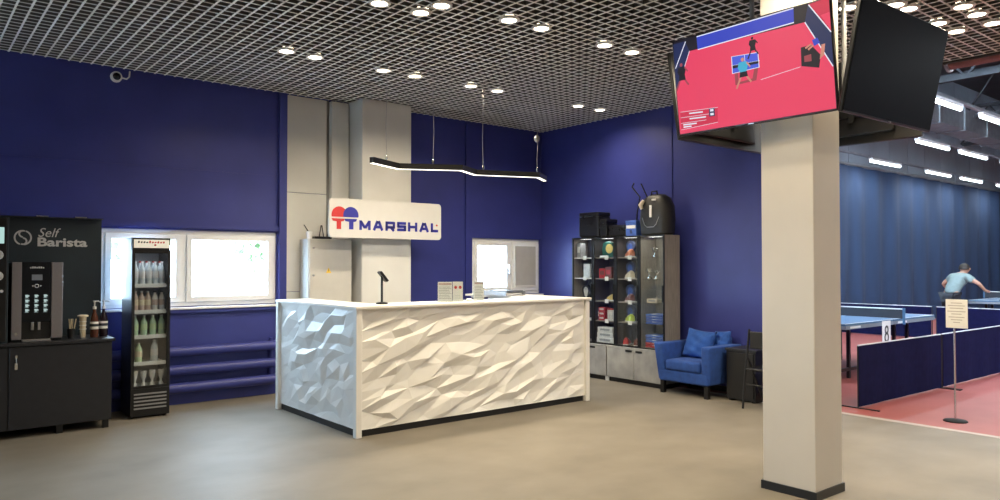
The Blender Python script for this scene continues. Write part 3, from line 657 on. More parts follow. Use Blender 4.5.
# goods
def uy(u, fr): return ys[u + 1] + .02 + (ys[u] - ys[u + 1] - .04) * fr
Mg = {n: mat('goods_' + n, c, .55, var=.15, scale=20) for n, c in dict(navy=(.03, .05, .14), blue=(.05, .12, .45), red=(.45, .03, .04), white=(.68, .68, .68), green=(.02, .12, .10), lime=(.45, .60, .08), orange=(.62, .22, .12), cream=(.62, .55, .42), dark=(.03, .03, .035), yellow=(.65, .50, .15), brown=(.18, .06, .05), gray=(.30, .31, .33)).items()}
def shoe(u, fr, z, label, m, sole=None, rz=0.6, s=1.0, group=None):
    t = thing('sport_shoe', label, 'shoe', (7.315, uy(u, min(.8, fr + .12)), z), rz, group)
    prof = [(-.125, .03, .03), (-.12, .036, .085), (-.06, .038, .095), (0, .038, .075), (.06, .042, .055), (.10, .036, .045), (.125, .02, .03)]
    vs, fs = [], []
    for x, hw, h in prof:
        for a in (0, 35, 70, 110, 145, 180): vs.append((x * s, hw * math.cos(R(a)) * s, (.014 + (h - .0) * math.sin(R(a)) ** .7) * s))
    n = 6
    for i in range(len(prof) - 1):
        for k in range(n - 1): fs.append((i * n + k, i * n + k + 1, (i + 1) * n + k + 1, (i + 1) * n + k))
        fs.append((i * n + n - 1, i * n, (i + 1) * n, (i + 1) * n + n - 1))
    fs += [tuple(range(n)), tuple(range(len(vs) - 1, len(vs) - n - 1, -1))]
    MB().add(vs, fs).build('upper', m, t, smooth=True)
    MB().prism([(x * s, hw * 1.08 * s) for x, hw, h in prof] + [(x * s, -hw * 1.08 * s) for x, hw, h in prof[::-1]], 0, .016 * s, 'xy').build('sole', sole or Mg['white'], t)
    for k in range(4): B((-.01 + k * .02) * s, (-.004 + k * .02) * s, -.02 * s, .02 * s, (.082 - k * .006) * s, (.09 - k * .006) * s).build('lace', Mg['white'], t)
def bat_cover(u, fr, z, label, m, m2, h=.19, rz=0):
    t = thing('bat_cover', label, 'bat cover', (7.455 if fr < .4 else 7.395, uy(u, min(.78, fr + .22)), z), rz)
    pts = [(.075 * math.cos(R(a)), h - .075 + .075 * math.sin(R(a))) for a in range(-30, 211, 20)] + [(-.035, 0), (.035, 0)]
    MB().prism(pts, -.02, .02, 'yz').build('case', m, t, bevel=.006)
    MB().prism([(y * .55, .03 + zz * .7) for y, zz in pts], -.022, -.0195, 'yz').build('badge', m2, t)
def gbox(u, fr, z, w_, h_, m, label, d=.10, m2=None, x=7.30, cat='box', nm='goods_box'):
    t = thing(nm, label, cat, (x, uy(u, fr if w_ > .2 else min(.86, fr + .1)), z))
    B(-d / 2, d / 2, -w_ / 2, w_ / 2, 0, h_).build('carton', m, t, bevel=.003, seg=1)
    B(-d / 2 - .001, -d / 2, -w_ * .32, w_ * .32, h_ * .35, h_ * .75).build('printed_patch', m2 or Mg['white'], t)
# corner cabinet (0)
bat_cover(0, .35, LV[4], 'dark bat cover on the highest shelf of the corner display cabinet', Mg['dark'], Mg['navy'], .22)
gbox(0, .72, LV[4], .07, .20, Mg['gray'], 'tall grey carton on the highest shelf of the corner display cabinet')
gbox(0, .30, LV[3], .12, .19, Mg['white'], 'white carton on the second shelf of the corner display cabinet')
bat_cover(0, .68, LV[3], 'dark bat cover on the second shelf of the corner display cabinet', Mg['dark'], Mg['gray'], .22)
bat_cover(0, .3, LV[2], 'navy bat cover with white badge in the corner display cabinet', Mg['navy'], Mg['white'], .2)
bat_cover(0, .72, LV[2], 'black bat cover behind the counter edge in the corner display cabinet', Mg['dark'], Mg['white'], .2)
# cabinet 1
tg = thing('green_bat_case', 'dark green bat case with a round yellow patch on the highest shelf', 'bat case', (7.30, uy(1, .48), LV[4]))
MB().prism([(-.09, 0), (.09, 0), (.10, .1), (.08, .19), (.02, .21), (-.06, .2), (-.10, .12)], -.035, .035, 'yz').build('case', Mg['green'], tg, bevel=.01)
MB().prism([(y - .035, z + .115) for y, z in disc(0, 0, .062, 20)], -.039, -.0345, 'yz').build('round_patch', Mg['yellow'], tg)
B(-.075, -.06, -.02, .1, 0, .025).build('tag', M_paper, tg)
gbox(1, .62, LV[3], .11, .13, Mg['red'], 'dark red carton on the shelf below the green bat case', m2=Mg['brown'])
gbox(1, .30, LV[3], .11, .15, Mg['brown'], 'brown carton on the shelf below the green bat case', m2=Mg['red'])
shoe(1, .3, LV[2], 'small yellow and dark shoe on the middle shelf', Mg['yellow'], rz=1.2, s=.85)
for k in range(3): gbox(1, .62, LV[1] + k * .058, .11, .056, Mg['red'], 'flat red carton with white print, %s of a pile of three' % ('lowest', 'middle one', 'topmost')[k], d=.12)
gbox(1, .86, LV[1], .06, .15, Mg['navy'], 'narrow navy carton beside the red carton pile')
for k in range(3):
    t = thing('white_tube', 'white ball tube with red cap beside the red cartons', 'ball tube', (7.28, uy(1, .44 - k * .14), LV[1]), 0, 'white ball tubes')
    MB().lathe([(.023, 0), (.023, .14)], n=14).build('tube', Mg['white'], t, smooth=True); MB().lathe([(.024, .14), (.024, .155), (.02, .16)], n=14).build('cap', Mg['red'], t, smooth=True)
for k in range(3): gbox(1, .5, LV[0] - .02 + k * .068, .30 - k * .02, .066, Mg['white'], 'wide white carton, %s of the pile on the cabinet floor' % ('lowest', 'middle one', 'topmost')[k], d=.16, m2=Mg['gray'])
# cabinet 2
cols = [(LV[4], Mg['navy'], Mg['orange'], 'orange', 'highest'), (LV[3], Mg['navy'], Mg['cream'], 'cream', 'second'), (LV[2], Mg['navy'], Mg['brown'], 'brown', 'third'), (LV[1], Mg['navy'], Mg['lime'], 'lime green', 'fourth')]
for z, a, b, cn, nth in cols:
    bat_cover(2, .55, z, 'navy bat cover behind the %s shoe in the shoe display cabinet' % cn, a, Mg['blue'], .22)
    bat_cover(2, .2, z, 'dark bat cover at the side of the %s shelf, by the %s shoe' % (nth, cn), Mg['dark'], Mg['white'], .2)
    shoe(2, .52, z, '%s sport shoe on the %s shelf of the shoe display cabinet' % (cn, nth), b, rz=1.0)
shoe(2, .64, LV[0] - .022, 'dark red sport shoe on the floor of the shoe display cabinet', Mg['red'], rz=.5, s=.9)
shoe(2, .14, LV[0] - .022, 'brown sport shoe on the floor of the shoe display cabinet', Mg['brown'], rz=.5, s=.9)
# cabinet 3
def trophy(fr, z, label, s=1.0):
    t = thing('trophy_cup', label, 'trophy', (7.29, uy(3, fr + .2), z))
    MB().lathe([(.028 * s, 0), (.028 * s, .02 * s), (.008 * s, .03 * s), (.008 * s, .06 * s), (.03 * s, .085 * s), (.036 * s, .12 * s)], n=14).build('cup', M_chrome, t, smooth=True)
    for sg_ in (-1, 1): MB().tube([(0, sg_ * .03 * s, .11 * s), (0, sg_ * .05 * s, .10 * s), (0, sg_ * .026 * s, .075 * s)], .004 * s, 6).build('cup_handle', M_chrome, t)
trophy(.35, LV[4], 'single silver cup on the highest glass shelf')
trophy(.6, LV[3], 'larger silver cup on the second glass shelf', 1.1); trophy(.28, LV[3], 'smaller silver cup on the second glass shelf', .85)
gbox(3, .5, LV[2], .16, .05, Mg['cream'], 'flat cream carton on the middle glass shelf', m2=Mg['gray']); trophy(.25, LV[2], 'small silver cup beside the flat cream carton', .7)
def folded(fr, z, w_, m, label):
    t = thing('folded_shirt', label, 'shirt', (7.335, uy(3, fr + .04), z))
    B(-.11, .11, -w_ / 2, w_ / 2, 0, .028).build('fold', m, t, bevel=.012, seg=3); B(-.112, -.06, -.03, .03, .026, .031).build('collar', Mg['white'], t, bevel=.002)
for k in range(4): folded(.42, LV[1] + k * .032, .26, Mg['blue'], 'blue folded shirt, %s of the all blue pile on the glass shelf' % ('lowest', 'second from below', 'third from below', 'topmost')[k])
for k in range(2): folded(.42, .48 + k * .032, .28, Mg['red'], 'red folded shirt, %s in the mixed pile on the cabinet floor' % ('lowest', 'upper red one')[k])
for k in range(3): folded(.42, .544 + k * .032, .27, Mg['blue'], 'blue folded shirt, %s above the red shirts' % ('first', 'second', 'third')[k])

# on top of the cabinets
def ecase(y, w_, h_, d_, label, x=7.36, rz=0):
    t = thing('equipment_case', label, 'case', (x, y, ZT), rz)
    B(-d_ / 2, d_ / 2, -w_ / 2, w_ / 2, .012, h_ - .06).build('shell', M_plastic, t, bevel=.012)
    B(-d_ / 2, d_ / 2, -w_ / 2, w_ / 2, h_ - .056, h_).build('lid', M_plastic, t, bevel=.012)
    for s_ in (-.3, .3): B(-d_ / 2 - .008, -d_ / 2, w_ * s_ - .02, w_ * s_ + .02, h_ - .085, h_ - .035).build('latch', M_blackm, t)
    B(-d_ / 2 - .02, -d_ / 2 - .008, -.06, .06, h_ * .5, h_ * .5 + .02).build('handle', M_blackm, t)
    for s_ in (-1, 1): B(-d_ / 2 + .02, d_ / 2 - .02, s_ * w_ * .4 - .015, s_ * w_ * .4 + .015, 0, .013).build('foot', M_plastic, t)
ecase(7.00, .36, .34, .24, 'tall square black case on the cabinets by the corner')
ecase(6.74, .12, .24, .22, 'narrow black case pressed against the tall square case')
ecase(6.50, .30, .15, .22, 'low black case between the tall case and the blue box')
bt = thing('blue_box', 'small blue box with white label beside the black backpack', 'box', (7.30, 6.255, ZT), 0)
B(-.06, .06, -.085, .085, 0, .19).build('carton', Mg['blue'], bt, bevel=.005); B(-.062, -.06, -.075, .075, .095, .135).build('label_strip', M_paper, bt)
B(-.064, .064, -.089, .089, .172, .196).build('lid', Mg['blue'], bt, bevel=.004)
MB().prism([(-.03, .03), (.01, .03), (.02, .07), (-.01, .08)], -.0615, -.06, 'yz').build('print_mark', Mg['navy'], bt)
rod = thing('folding_stand', 'thin black folded metal stand sticking up behind the blue box', 'stand', (7.46, 6.34, ZT))
MB().tube([(0, .02, 0), (0, .0, .30), (0, -.05, .51), (0, .083, .65), (0, .05, .70)], .009, 8).build('rod', M_blackm, rod, smooth=True)
MB().tube([(0, .02, .005), (0, -.17, .50), (0, -.07, .68)], .009, 8).build('rod', M_blackm, rod, smooth=True)
MB().tube([(0, .12, .009), (0, -.08, .009)], .008, 8).build('foot_bar', M_blackm, rod)
bk = thing('backpack', 'black hard shell backpack with white emblem on top of the grey cabinet', 'backpack', (7.36, 5.925, ZT))
bp_ = []
for z, hw, hd in ((0, .19, .09), (.02, .215, .12), (.2, .225, .135), (.36, .215, .125), (.46, .17, .10), (.505, .10, .06), (.515, .03, .02)): bp_.append((z, hw, hd))
vs, fs = [], []; n = 16
for z, hw, hd in bp_:
    for k in range(n):
        a = 2 * math.pi * k / n; cxx = math.copysign(abs(math.cos(a)) ** .55, math.cos(a)); cyy = math.copysign(abs(math.sin(a)) ** .55, math.sin(a)); vs.append((hd * cxx, hw * cyy, z))
for i in range(len(bp_) - 1):
    for k in range(n): fs.append((i * n + k, i * n + (k + 1) % n, (i + 1) * n + (k + 1) % n, (i + 1) * n + k))
fs += [tuple(range(n))[::-1], tuple((len(bp_) - 1) * n + k for k in range(n))]
MB().add(vs, fs).build('shell', mat('backpack_black', (.014, .014, .015), .5, var=.2, scale=30, bump=.1), bk, smooth=True)
B(-.143, -.13, -.02, .015, .22, .37).build('white_emblem', M_paper, bk, bevel=.004)
MB().tube([(-.137, .13, .22), (-.143, .09, .13), (-.143, .05, .10), (-.143, -.05, .10), (-.143, -.09, .13), (-.137, -.13, .22)], .005, 6).build('piping', M_silver, bk)
MB().tube([(-.06, -.05, .49), (-.06, -.04, .545), (-.06, .04, .545), (-.06, .05, .49)], .01, 8).build('carry_loop', M_blackm, bk, smooth=True)
B(-.12, -.10, -.06, .0, .425, .45).build('badge', M_paper, bk, bevel=.004)
MB().tube([(-.13, .14, .33), (-.14, .155, .38), (-.12, .12, .44)], [.02, .03, .02], 8).build('zip_pouch', Mg['cream'], bk, smooth=True)
for s_ in (-1, 1): MB().tube([(.10, s_ * .09, .42), (.155, s_ * .10, .3), (.14, s_ * .11, .08)], .016, 6).build('strap', M_blackm, bk)

# ================================================================ ARMCHAIR AND BLACK FURNITURE
ac_ = thing('armchair', 'blue velvet armchair with square arms on dark legs beside the display cabinets', 'armchair', (6.99, 4.93, 0))
AW, AD = .72, .62   # along y, along x
for x, y in ((.03, .03), (.03, AW - .08), (AD - .08, .03), (AD - .08, AW - .08)): B(x, x + .05, y, y + .05, 0, .15).build('leg', M_blackm, ac_)
B(.015, AD - .01, .02, AW - .02, .145, .28).build('seat_base', M_sofa, ac_, bevel=.02, seg=3)
B(.0, AD - .14, .115, AW - .115, .275, .40).build('seat_cushion', M_sofa, ac_, bevel=.035, seg=4, smooth=True)
for s_, y0 in ((-1, .0), (1, AW - .12)):
    a = MB(); flare = .035
    o_ = .0 if s_ > 0 else 0
    ya0, ya1 = y0, y0 + .12
    sh = s_ * flare
    a.add([(.03, ya0, .15), (AD, ya0, .15), (AD, ya1, .15), (.03, ya1, .15), (-.02, ya0 + sh, .585), (AD, ya0 + sh, .585), (AD, ya1 + sh, .585), (-.02, ya1 + sh, .585)],
          [(0, 1, 2, 3), (4, 5, 6, 7), (0, 1, 5, 4), (1, 2, 6, 5), (2, 3, 7, 6), (3, 0, 4, 7)]).build('arm', M_sofa, ac_, bevel=.022, seg=3, smooth=True)
bk_ = MB().add([(AD - .16, .10, .25), (AD - .02, .10, .25), (AD - .02, AW - .10, .25), (AD - .16, AW - .10, .25), (AD - .10, .10, .66), (AD + .02, .10, .66), (AD + .02, AW - .10, .66), (AD - .10, AW - .10, .66)],
          [(0, 1, 2, 3), (4, 5, 6, 7), (0, 1, 5, 4), (1, 2, 6, 5), (2, 3, 7, 6), (3, 0, 4, 7)]).build('backrest', M_sofa, ac_, bevel=.03, seg=3, smooth=True)
# loose back pillow, softly pinched corners
def pillow(name, w_, h_, t_, m, parent, loc, rot):
    n = 14; vs, fs = [], []
    for side in (1, -1):
        for i in range(n + 1):
            for j in range(n + 1):
                u, v_ = i / n * 2 - 1, j / n * 2 - 1
                e = (1 - abs(u) ** 2.6) * (1 - abs(v_) ** 2.6); pin = 1 - .08 * (1 - abs(u) ** 2) * abs(v_) ** 3; pin2 = 1 - .08 * (1 - abs(v_) ** 2) * abs(u) ** 3
                wr = .012 * math.sin(7 * u + 4 * v_) * e + .008 * math.sin(11 * v_ - 5 * u) * e
                vs.append((side * (t_ * e ** .5) + wr, u * w_ / 2 * pin2, v_ * h_ / 2 * pin))
    o = (n + 1) ** 2
    for s in range(2):
        for i in range(n):
            for j in range(n):
                a = s * o + i * (n + 1) + j; fs.append((a, a + 1, a + n + 2, a + n + 1))
    ob = MB().add(vs, fs).build(name, m, parent, loc, rot, smooth=True)
    bm = bmesh.new(); bm.from_mesh(ob.data); bmesh.ops.remove_doubles(bm, verts=bm.verts, dist=.0015); bmesh.ops.recalc_face_normals(bm, faces=bm.faces); bm.to_mesh(ob.data); bm.free()
    return ob
M_sofa2 = mat('blue_velvet_light', (.018, .088, .38), .85, var=.2, scale=10, bump=.15, bscale=60, sheen=.05)
pw = pillow('throw_pillow', .38, .36, .070, M_sofa2, None, (7.40, 5.345, .56), (R(6), R(20), R(8)))
tag(pw, 'creased bright blue pillow leaning at the cabinet side of the armchair', 'pillow')
pw2 = pillow('throw_pillow', .24, .26, .045, M_sofa2, None, (7.53, 5.12, .60), (R(-4), R(16), R(-6)))
tag(pw2, 'bright blue pillow half behind the creased one, by the far arm', 'pillow')
bxt = thing('side_cabinet', 'black low cabinet squeezed between the armchair and the black chair', 'cabinet', (7.20, 4.48, 0))
B(0, .44, 0, .36, .02, .55).build('body', M_plastic, bxt, bevel=.004); B(-.01, .45, -.01, .37, .55, .575).build('top_board', M_black, bxt, bevel=.003)
for y in (.02, .30): B(.02, .42, y, y + .04, 0, .02).build('foot', M_blackm, bxt)
B(-.012, 0, .02, .34, .05, .53).build('door', M_plastic, bxt)
bc = thing('folding_chair', 'black metal folding chair mostly hidden behind the pale column', 'chair', (6.88, 4.24, 0))
for y in (.01, -.40):
    MB().tube([(0, y + .18, 0), (.06, y + .18, .42), (.13, y + .18, .82)], .012, 8).build('leg', M_blackm, bc, smooth=True)
    MB().tube([(.42, y + .18, 0), (.10, y + .18, .52)], .012, 8).build('leg', M_blackm, bc, smooth=True)
B(.03, .42, -.20, .17, .40, .425).build('seat', M_plastic, bc, bevel=.01); B(.10, .125, -.20, .17, .62, .80).build('backrest', M_plastic, bc, bevel=.008)
MB().tube([(.04, .19, .25), (.04, -.22, .25)], .009, 8).build('stretcher', M_blackm, bc)

# ================================================================ FOUR TELEVISIONS ROUND THE COLUMN
TWd, THt = 1.17, .685
S = {n: emat('screen_' + n, c, s) for n, c, s in (('pink', (.80, .055, .13), 1.0), ('navy', (.018, .03, .11), .9), ('blue', (.035, .06, .52), 1.0), ('white', (.85, .88, 1), .9), ('dark', (.012, .010, .020), 1), ('table', (.06, .10, .62), 1.1), ('teal', (.05, .42, .62), 1), ('skin', (.62, .25, .18), 1), ('brown', (.33, .06, .08), 1), ('red2', (.62, .03, .08), 1))}
def tv(label, on):
    t = thing('television', label, 'television', group='televisions mounted round the column')
    # local frame: screen faces -y, x to the right, origin at the bottom left front edge
    B(0, TWd, .006, .035, 0, THt).build('frame', M_plastic, t, bevel=.004, seg=1)
    B(.18, TWd - .18, .035, .065, .06, THt * .6).build('rear_housing', M_plastic, t, bevel=.01)
    MB().box(TWd / 2 - .2, TWd / 2 + .2, .065, .085, .2, .24).box(TWd / 2 - .2, TWd / 2 + .2, .065, .085, .4, .44).box(TWd / 2 - .12, TWd / 2 - .08, .085, .10, .15, .5).box(TWd / 2 + .08, TWd / 2 + .12, .085, .10, .15, .5).build('wall_mount', M_blackm, t)
    if not on:
        B(.008, TWd - .008, .0035, .006, .014, THt - .008).build('screen', mat('screen_off', (.006, .006, .010), .35, var=.05, spec=.06), t)
        B(TWd / 2 - .02, TWd / 2 + .02, .002, .006, .003, .009).build('brand_plate', M_chrome, t)
        return t
    mb = MB(); names = list(S)
    def poly(nm, pts, lift):
        mb.slot(names.index(nm)); mb.add([(.008 + u * (TWd - .016), .0055 - lift * .00025, .014 + v_ * (THt - .022)) for u, v_ in pts], [tuple(range(len(pts)))])
    def line(nm, a, b, th, lift):
        d = Vector((b[0] - a[0], (b[1] - a[1]) * .57)).normalized(); q = (-d.y * th, d.x * th / .57)
        poly(nm, [(a[0] + q[0], a[1] + q[1]), (b[0] + q[0], b[1] + q[1]), (b[0] - q[0], b[1] - q[1]), (a[0] - q[0], a[1] - q[1])], lift)
    poly('dark', [(0, 0), (1, 0), (1, 1), (0, 1)], 0)
    poly('pink', [(.12, .858), (.862, .838), (1, .381), (1, 0), (0, 0), (0, .472)], 1)
    poly('blue', [(.177, .99), (.804, 1), (.801, .859), (.178, .847)], 2)
    line('white', (.177, .985), (.804, .993), .003, 3); line('white', (.178, .85), (.801, .862), .003, 3)
    poly('navy', [(.0, .974), (.091, .973), (.118, .859), (0, .495)], 2); line('white', (.005, .713), (.095, .968), .003, 3); line('white', (.118, .86), (.012, .5), .002, 3)
    poly('navy', [(.862, .838), (.886, .988), (1, .691), (1, .381)], 2); poly('red2', [(.886, .99), (1, 1), (1, .69)], 2); poly('pink', [(.95, .863), (1, .872), (1, .705)], 3)
    line('white', (.862, .838), (.998, .381), .003, 3); line('white', (.889, .986), (1, .691), .003, 4)
    poly('brown', [(.417, .516), (.57, .526), (.553, .404), (.417, .399)], 3); poly('pink', [(.44, .516), (.545, .52), (.53, .43), (.44, .42)], 4)
    poly('white', [(.403, .693), (.578, .672), (.579, .521), (.401, .517)], 5); poly('table', [(.408, .687), (.573, .666), (.574, .527), (.406, .523)], 6)
    line('white', (.49, .677), (.49, .525), .0015, 7); line('white', (.40, .60), (.582, .585), .002, 7); poly('dark', [(.408, .60), (.575, .587), (.575, .562), (.408, .57)], 7)
    # players
    def man(cx, cz, s, top, low, skin):
        poly(skin, [(cx + .010 * s * math.cos(R(a)), cz + .105 * s + .018 * s * math.sin(R(a))) for a in range(0, 360, 45)], 9)
        poly(top, [(cx - .022 * s, cz + .085 * s), (cx + .022 * s, cz + .085 * s), (cx + .028 * s, cz + .05 * s), (cx + .018 * s, cz), (cx - .018 * s, cz), (cx - .03 * s, cz + .04 * s)], 8)
        poly(low, [(cx - .02 * s, cz), (cx + .02 * s, cz), (cx + .024 * s, cz - .045 * s), (cx - .024 * s, cz - .045 * s)], 8)
        line(skin, (cx - .016 * s, cz - .04 * s), (cx - .045 * s, cz - .135 * s), .005 * s, 7); line(skin, (cx + .016 * s, cz - .04 * s), (cx + .04 * s, cz - .10 * s), .005 * s, 7)
        line(skin, (cx + .022 * s, cz + .075 * s), (cx + .04 * s, cz + .03 * s), .004 * s, 9)
    man(.546, .735, .8, 'dark', 'dark', 'dark'); man(.475, .515, 1.15, 'teal', 'dark', 'skin'); man(.05, .62, 1.1, 'dark', 'dark', 'brown')
    poly('dark', [(.83, .616), (.887, .62), (.937, .508), (.924, .395), (.826, .444)], 6); poly('brown', [(.845, .53), (.885, .535), (.885, .47), (.845, .475)], 7)
    poly('blue', [(.895, .66), (.925, .67), (.938, .62), (.905, .60)], 8); line('skin', (.855, .60), (.89, .625), .005, 8); line('skin', (.87, .58), (.90, .61), .005, 8); poly('skin', [(.945, .60), (.965, .60), (.955, .50), (.93, .47)], 7)
    line('white', (.58, .40), (.82, .44), .0012, 2)
    # score caption
    poly('red2', [(.015, .235), (.285, .21), (.28, .06), (.012, .045)], 3)
    for a, b in (((.015, .237), (.287, .212)), ((.012, .045), (.28, .06)), ((.014, .175), (.25, .16)), ((.013, .115), (.20, .105))): line('white', a, b, .0012, 4)
    for a, b in (((.08, .205), (.18, .195)), ((.08, .148), (.2, .138)), ((.03, .095), (.13, .088)), ((.03, .07), (.09, .067))): line('white', a, b, .004, 4)
    poly('navy', [(.225, .215), (.265, .212), (.263, .13), (.223, .133)], 5)
    for z in (.195, .155): poly('white', [(.232, z + .012), (.256, z + .010), (.256, z - .014), (.232, z - .012)], 6)
    mb.build('screen', [S[n] for n in names], t)
    B(TWd / 2 - .02, TWd / 2 + .02, .002, .006, .003, .009).build('brand_plate', M_chrome, t)
    return t
def place(t, loc, rz, tilt):
    t.location = loc; t.rotation_mode = 'XYZ'; t.rotation_euler = (R(tilt), 0, R(rz))
a = tv('switched on television showing a table tennis match on a pink court', True); place(a, (4.40, 3.343, 2.435), -90, 7)
b = tv('switched off black television facing the hall entrance side of the column', False); place(b, (4.36, 2.12, 2.415), -2, 11)
c_ = tv('television seen from behind, joined to the one showing the match', False); place(c_, (5.72, 3.48, 2.44), 180, 8)
d_ = tv('television on the hall side of the column seen only by its lower edge', False); place(d_, (5.70, 2.19, 2.42), 90, 8)
hm = thing('screen_hanger', 'steel pipe hanger frame carrying the televisions from the ceiling', 'hanger', (4.72, 2.6, 0))
for px_, py_ in ((.33, .55), (.55, -.05)):
    MB().tube([(px_, py_, 2.7), (px_, py_, 3.9)], .018, 10).build('drop_pipe', M_steel, hm, smooth=True)
MB().box(-.10, .68, .53, .57, 2.70, 2.74).box(.31, .35, .57, .82, 2.70, 2.74).box(.53, .57, -.20, .53, 2.70, 2.74).box(.57, .90, .10, .14, 2.70, 2.74).box(-.1, .68, .25, .28, 2.80, 2.83).build('frame_bar', M_blackm, hm)

# ================================================================ SPORTS HALL
HZ = 7.0
struct(B(7.8, 34, YW + .25, YW + .4, 0, HZ + .5).build('wall_hall_back', M_hall))
struct(B(33.9, 34.1, -8, YW + .4, 0, HZ + .5).build('wall_hall_end', M_hall))
struct(B(8.1, 34, -8.1, YW + .4, HZ, HZ + .15).build('ceiling_hall', mat('hall_roof', (.06, .065, .07), .8, var=.2, scale=1)))
pf = bpy.data.objects.new('wall_hall_cladding', None); C.objects.link(pf); struct(pf)
for i in range(22): B(9 + i * 1.12, 9 + i * 1.12 + 1.10, YW + .20, YW + .249, 4.0, HZ).build('panel', M_hall, pf)
# curtain
nU = 900; vs, fs = [], []
r2 = random.Random(3); ph = 0
for i in range(nU + 1):
    xx = 8.0 + i * 25.5 / nU; ph += .14 + .10 * r2.random()
    dy = .045 * math.sin(ph) + .02 * math.sin(ph * .37)
    vs += [(xx, dy * .7, 3.86), (xx, dy, 1.9), (xx, dy * 1.1, .02)]
for i in range(nU):
    for k in range(2): a0 = i * 3 + k; fs.append((a0, a0 + 3, a0 + 4, a0 + 1))
cu2 = MB().add(vs, fs).build('hall_curtain', M_curt, None, (0, YW - .02, 0), smooth=True)
tag(cu2, 'long blue pleated curtain hanging along the sports hall wall', 'curtain')
cr = MB().tube([(8.0, 0, 0), (33.5, 0, 0)], .03, 8).build('curtain_rail', M_steel, None, (0, YW - .02, 3.9)); tag(cr, 'grey rail along the upper edge of the blue hall curtain', 'rail')
# batten lights
bl = thing('batten_light', 'white tubular batten light on a track in the sports hall', 'light', group='batten lights in the hall')
B(-.78, .78, -.04, .04, .02, .07).build('body', M_white, bl)
MB().tube([(-.76, 0, 0), (.76, 0, 0)], .032, 10).build('tube', M_tube, bl)
ld = bpy.data.lights.new('batten_beam', 'AREA'); ld.shape = 'RECTANGLE'; ld.size = 1.5; ld.size_y = .08; ld.energy = TUBE_W; ld.color = COOL
lo = bpy.data.objects.new('batten_beam', ld); C.objects.link(lo); lo.parent = bl; lo.location = (0, 0, -.04)
rows = {7.75: [18.0, 21.1, 23.4, 26.2, 13.5], 5.95: [15.95, 18.1, 20.6, 23.0, 13.2], 4.3: [11.8, 14.2, 16.8], 2.2: [9.9, 12.2, 15, 19], 0.0: [9.6, 12.0, 15.5, 20], -3: [9.6, 11.8, 16]}
RN = {7.75: 'next to the blue curtain', 5.95: 'second from the blue curtain', 4.3: 'above the numbered table', 2.2: 'above the notice stand', 0.0: 'in the middle of the hall', -3: 'along the far hall side'}
i = 0
for y, xs in rows.items():
    for x in xs:
        o = bl if i == 0 else copy_tree(bl); i += 1
        o.location = (x, y, 3.88); o['label'] = 'white tubular batten light in the hall row ' + RN[y]
    tk = MB().box(-9.3, 9.3, -.03, .03, 0, .045).build('light_track', M_steel, None, (18, y, 3.955))
    tag(tk, 'grey suspended light track of the hall row ' + RN[y], 'track', 'light tracks in the hall')
# roof steel, ducts
for k, x in enumerate((16, 20.5, 25)):
    M_truss = mat('truss_gray', (.035, .038, .042), .7, var=.2)
    t = thing('roof_truss', 'dark steel lattice truss under the hall roof', 'truss', (x, 0, 0), 0, 'hall roof trusses')
    for z in (5.1, 6.2): B(-.06, .06, -7.8, YW + .1, z, z + .10).build('chord', M_truss, t)
    for j in range(10):
        y = -7.4 + j * 1.6
        MB().tube([(0, y, 5.15), (0, y + .8, 6.25), (0, y + 1.55, 5.15)], .03, 6).build('brace', M_truss, t)
du = thing('air_duct', 'round primer red duct hanging under the grid ceiling edge', 'duct', (8.6, 2.75, 3.66))
MB().tube([(0, .28, 0), (0, -1.6, 0), (0, -5, 0)], .10, 14).build('pipe', M_rust, du, smooth=True)
MB().lathe([(.10, .28), (.125, .285), (.125, .31), (.10, .315)], 0, 0, 14, 'y').build('flange', M_steel, du, smooth=True)
dv = thing('ventilation_duct', 'long galvanised square ventilation duct above the hall lights', 'duct', (10, 7.0, 4.75))
B(0, 22, -.3, .3, 0, .5).build('duct_body', M_steel, dv, bevel=.01)
for k in range(14): B(.8 + k * 1.5, .84 + k * 1.5, -.33, .33, -.03, .53).build('flange', M_steel, dv)
fr_ = thing('basket_frame', 'pale steel grille frame hung below the hall roof', 'frame', (20.5, 5.6, 5.0))
for k in range(6): B(k * .5, k * .5 + .05, -.7, .7, 0, .05).build('bar', M_steel, fr_)
for y in (-.7, .66): B(0, 2.55, y, y + .05, .05, .10).build('rail', M_steel, fr_)
bd = B(9.0, 9.4, -7, 8.3, 5.0, 5.35).build('purple_beam', mat('purple_paint', (.16, .07, .13), .6, var=.1)); tag(bd, 'purple painted steel beam across the hall behind the televisions', 'beam')

# barriers
def barrier(loc, rz, label, L=2.02, H_=.65, group=None):
    t = thing('court_barrier', label, 'barrier', loc, rz, group)
    cl = MB(); n = 24; vs, fs = [], []
    for i in range(n + 1):
        u = i / n; sag = .004 * math.sin(u * 21 + loc[0])
        vs += [(u * L, -.008 + sag, .015), (u * L, .008 + sag, .015), (u * L, -.008 + sag * .3, H_), (u * L, .008 + sag * .3, H_)]
    for i in range(n):
        a = i * 4
        for q in ((0, 4, 6, 2), (1, 3, 7, 5), (2, 6, 7, 3), (0, 1, 5, 4)): fs.append(tuple(a + j for j in q))
    fs += [(0, 2, 3, 1), (n * 4, n * 4 + 1, n * 4 + 3, n * 4 + 2)]
    cl.add(vs, fs).build('canvas', M_navy, t)
    MB().tube([(-.015, 0, H_ + .005), (L + .005, 0, H_ + .005)], .009, 6).build('top_rod', M_ltgray, t)
    for x in (-.02, L + .01):
        MB().tube([(x, 0, 0), (x, 0, H_)], .008, 6).build('upright', M_blackm, t)
        B(x - .012, x + .012, -.22, .22, 0, .012).build('foot', M_blackm, t)
    return t
barrier((7.84, 3.67, 0), R(-1.2), 'navy canvas court barrier nearest the paved floor, its open end free', group='near court barriers')
barrier((9.94, 3.63, 0), R(-.5), 'navy canvas court barrier continuing past the notice stand', group='near court barriers')
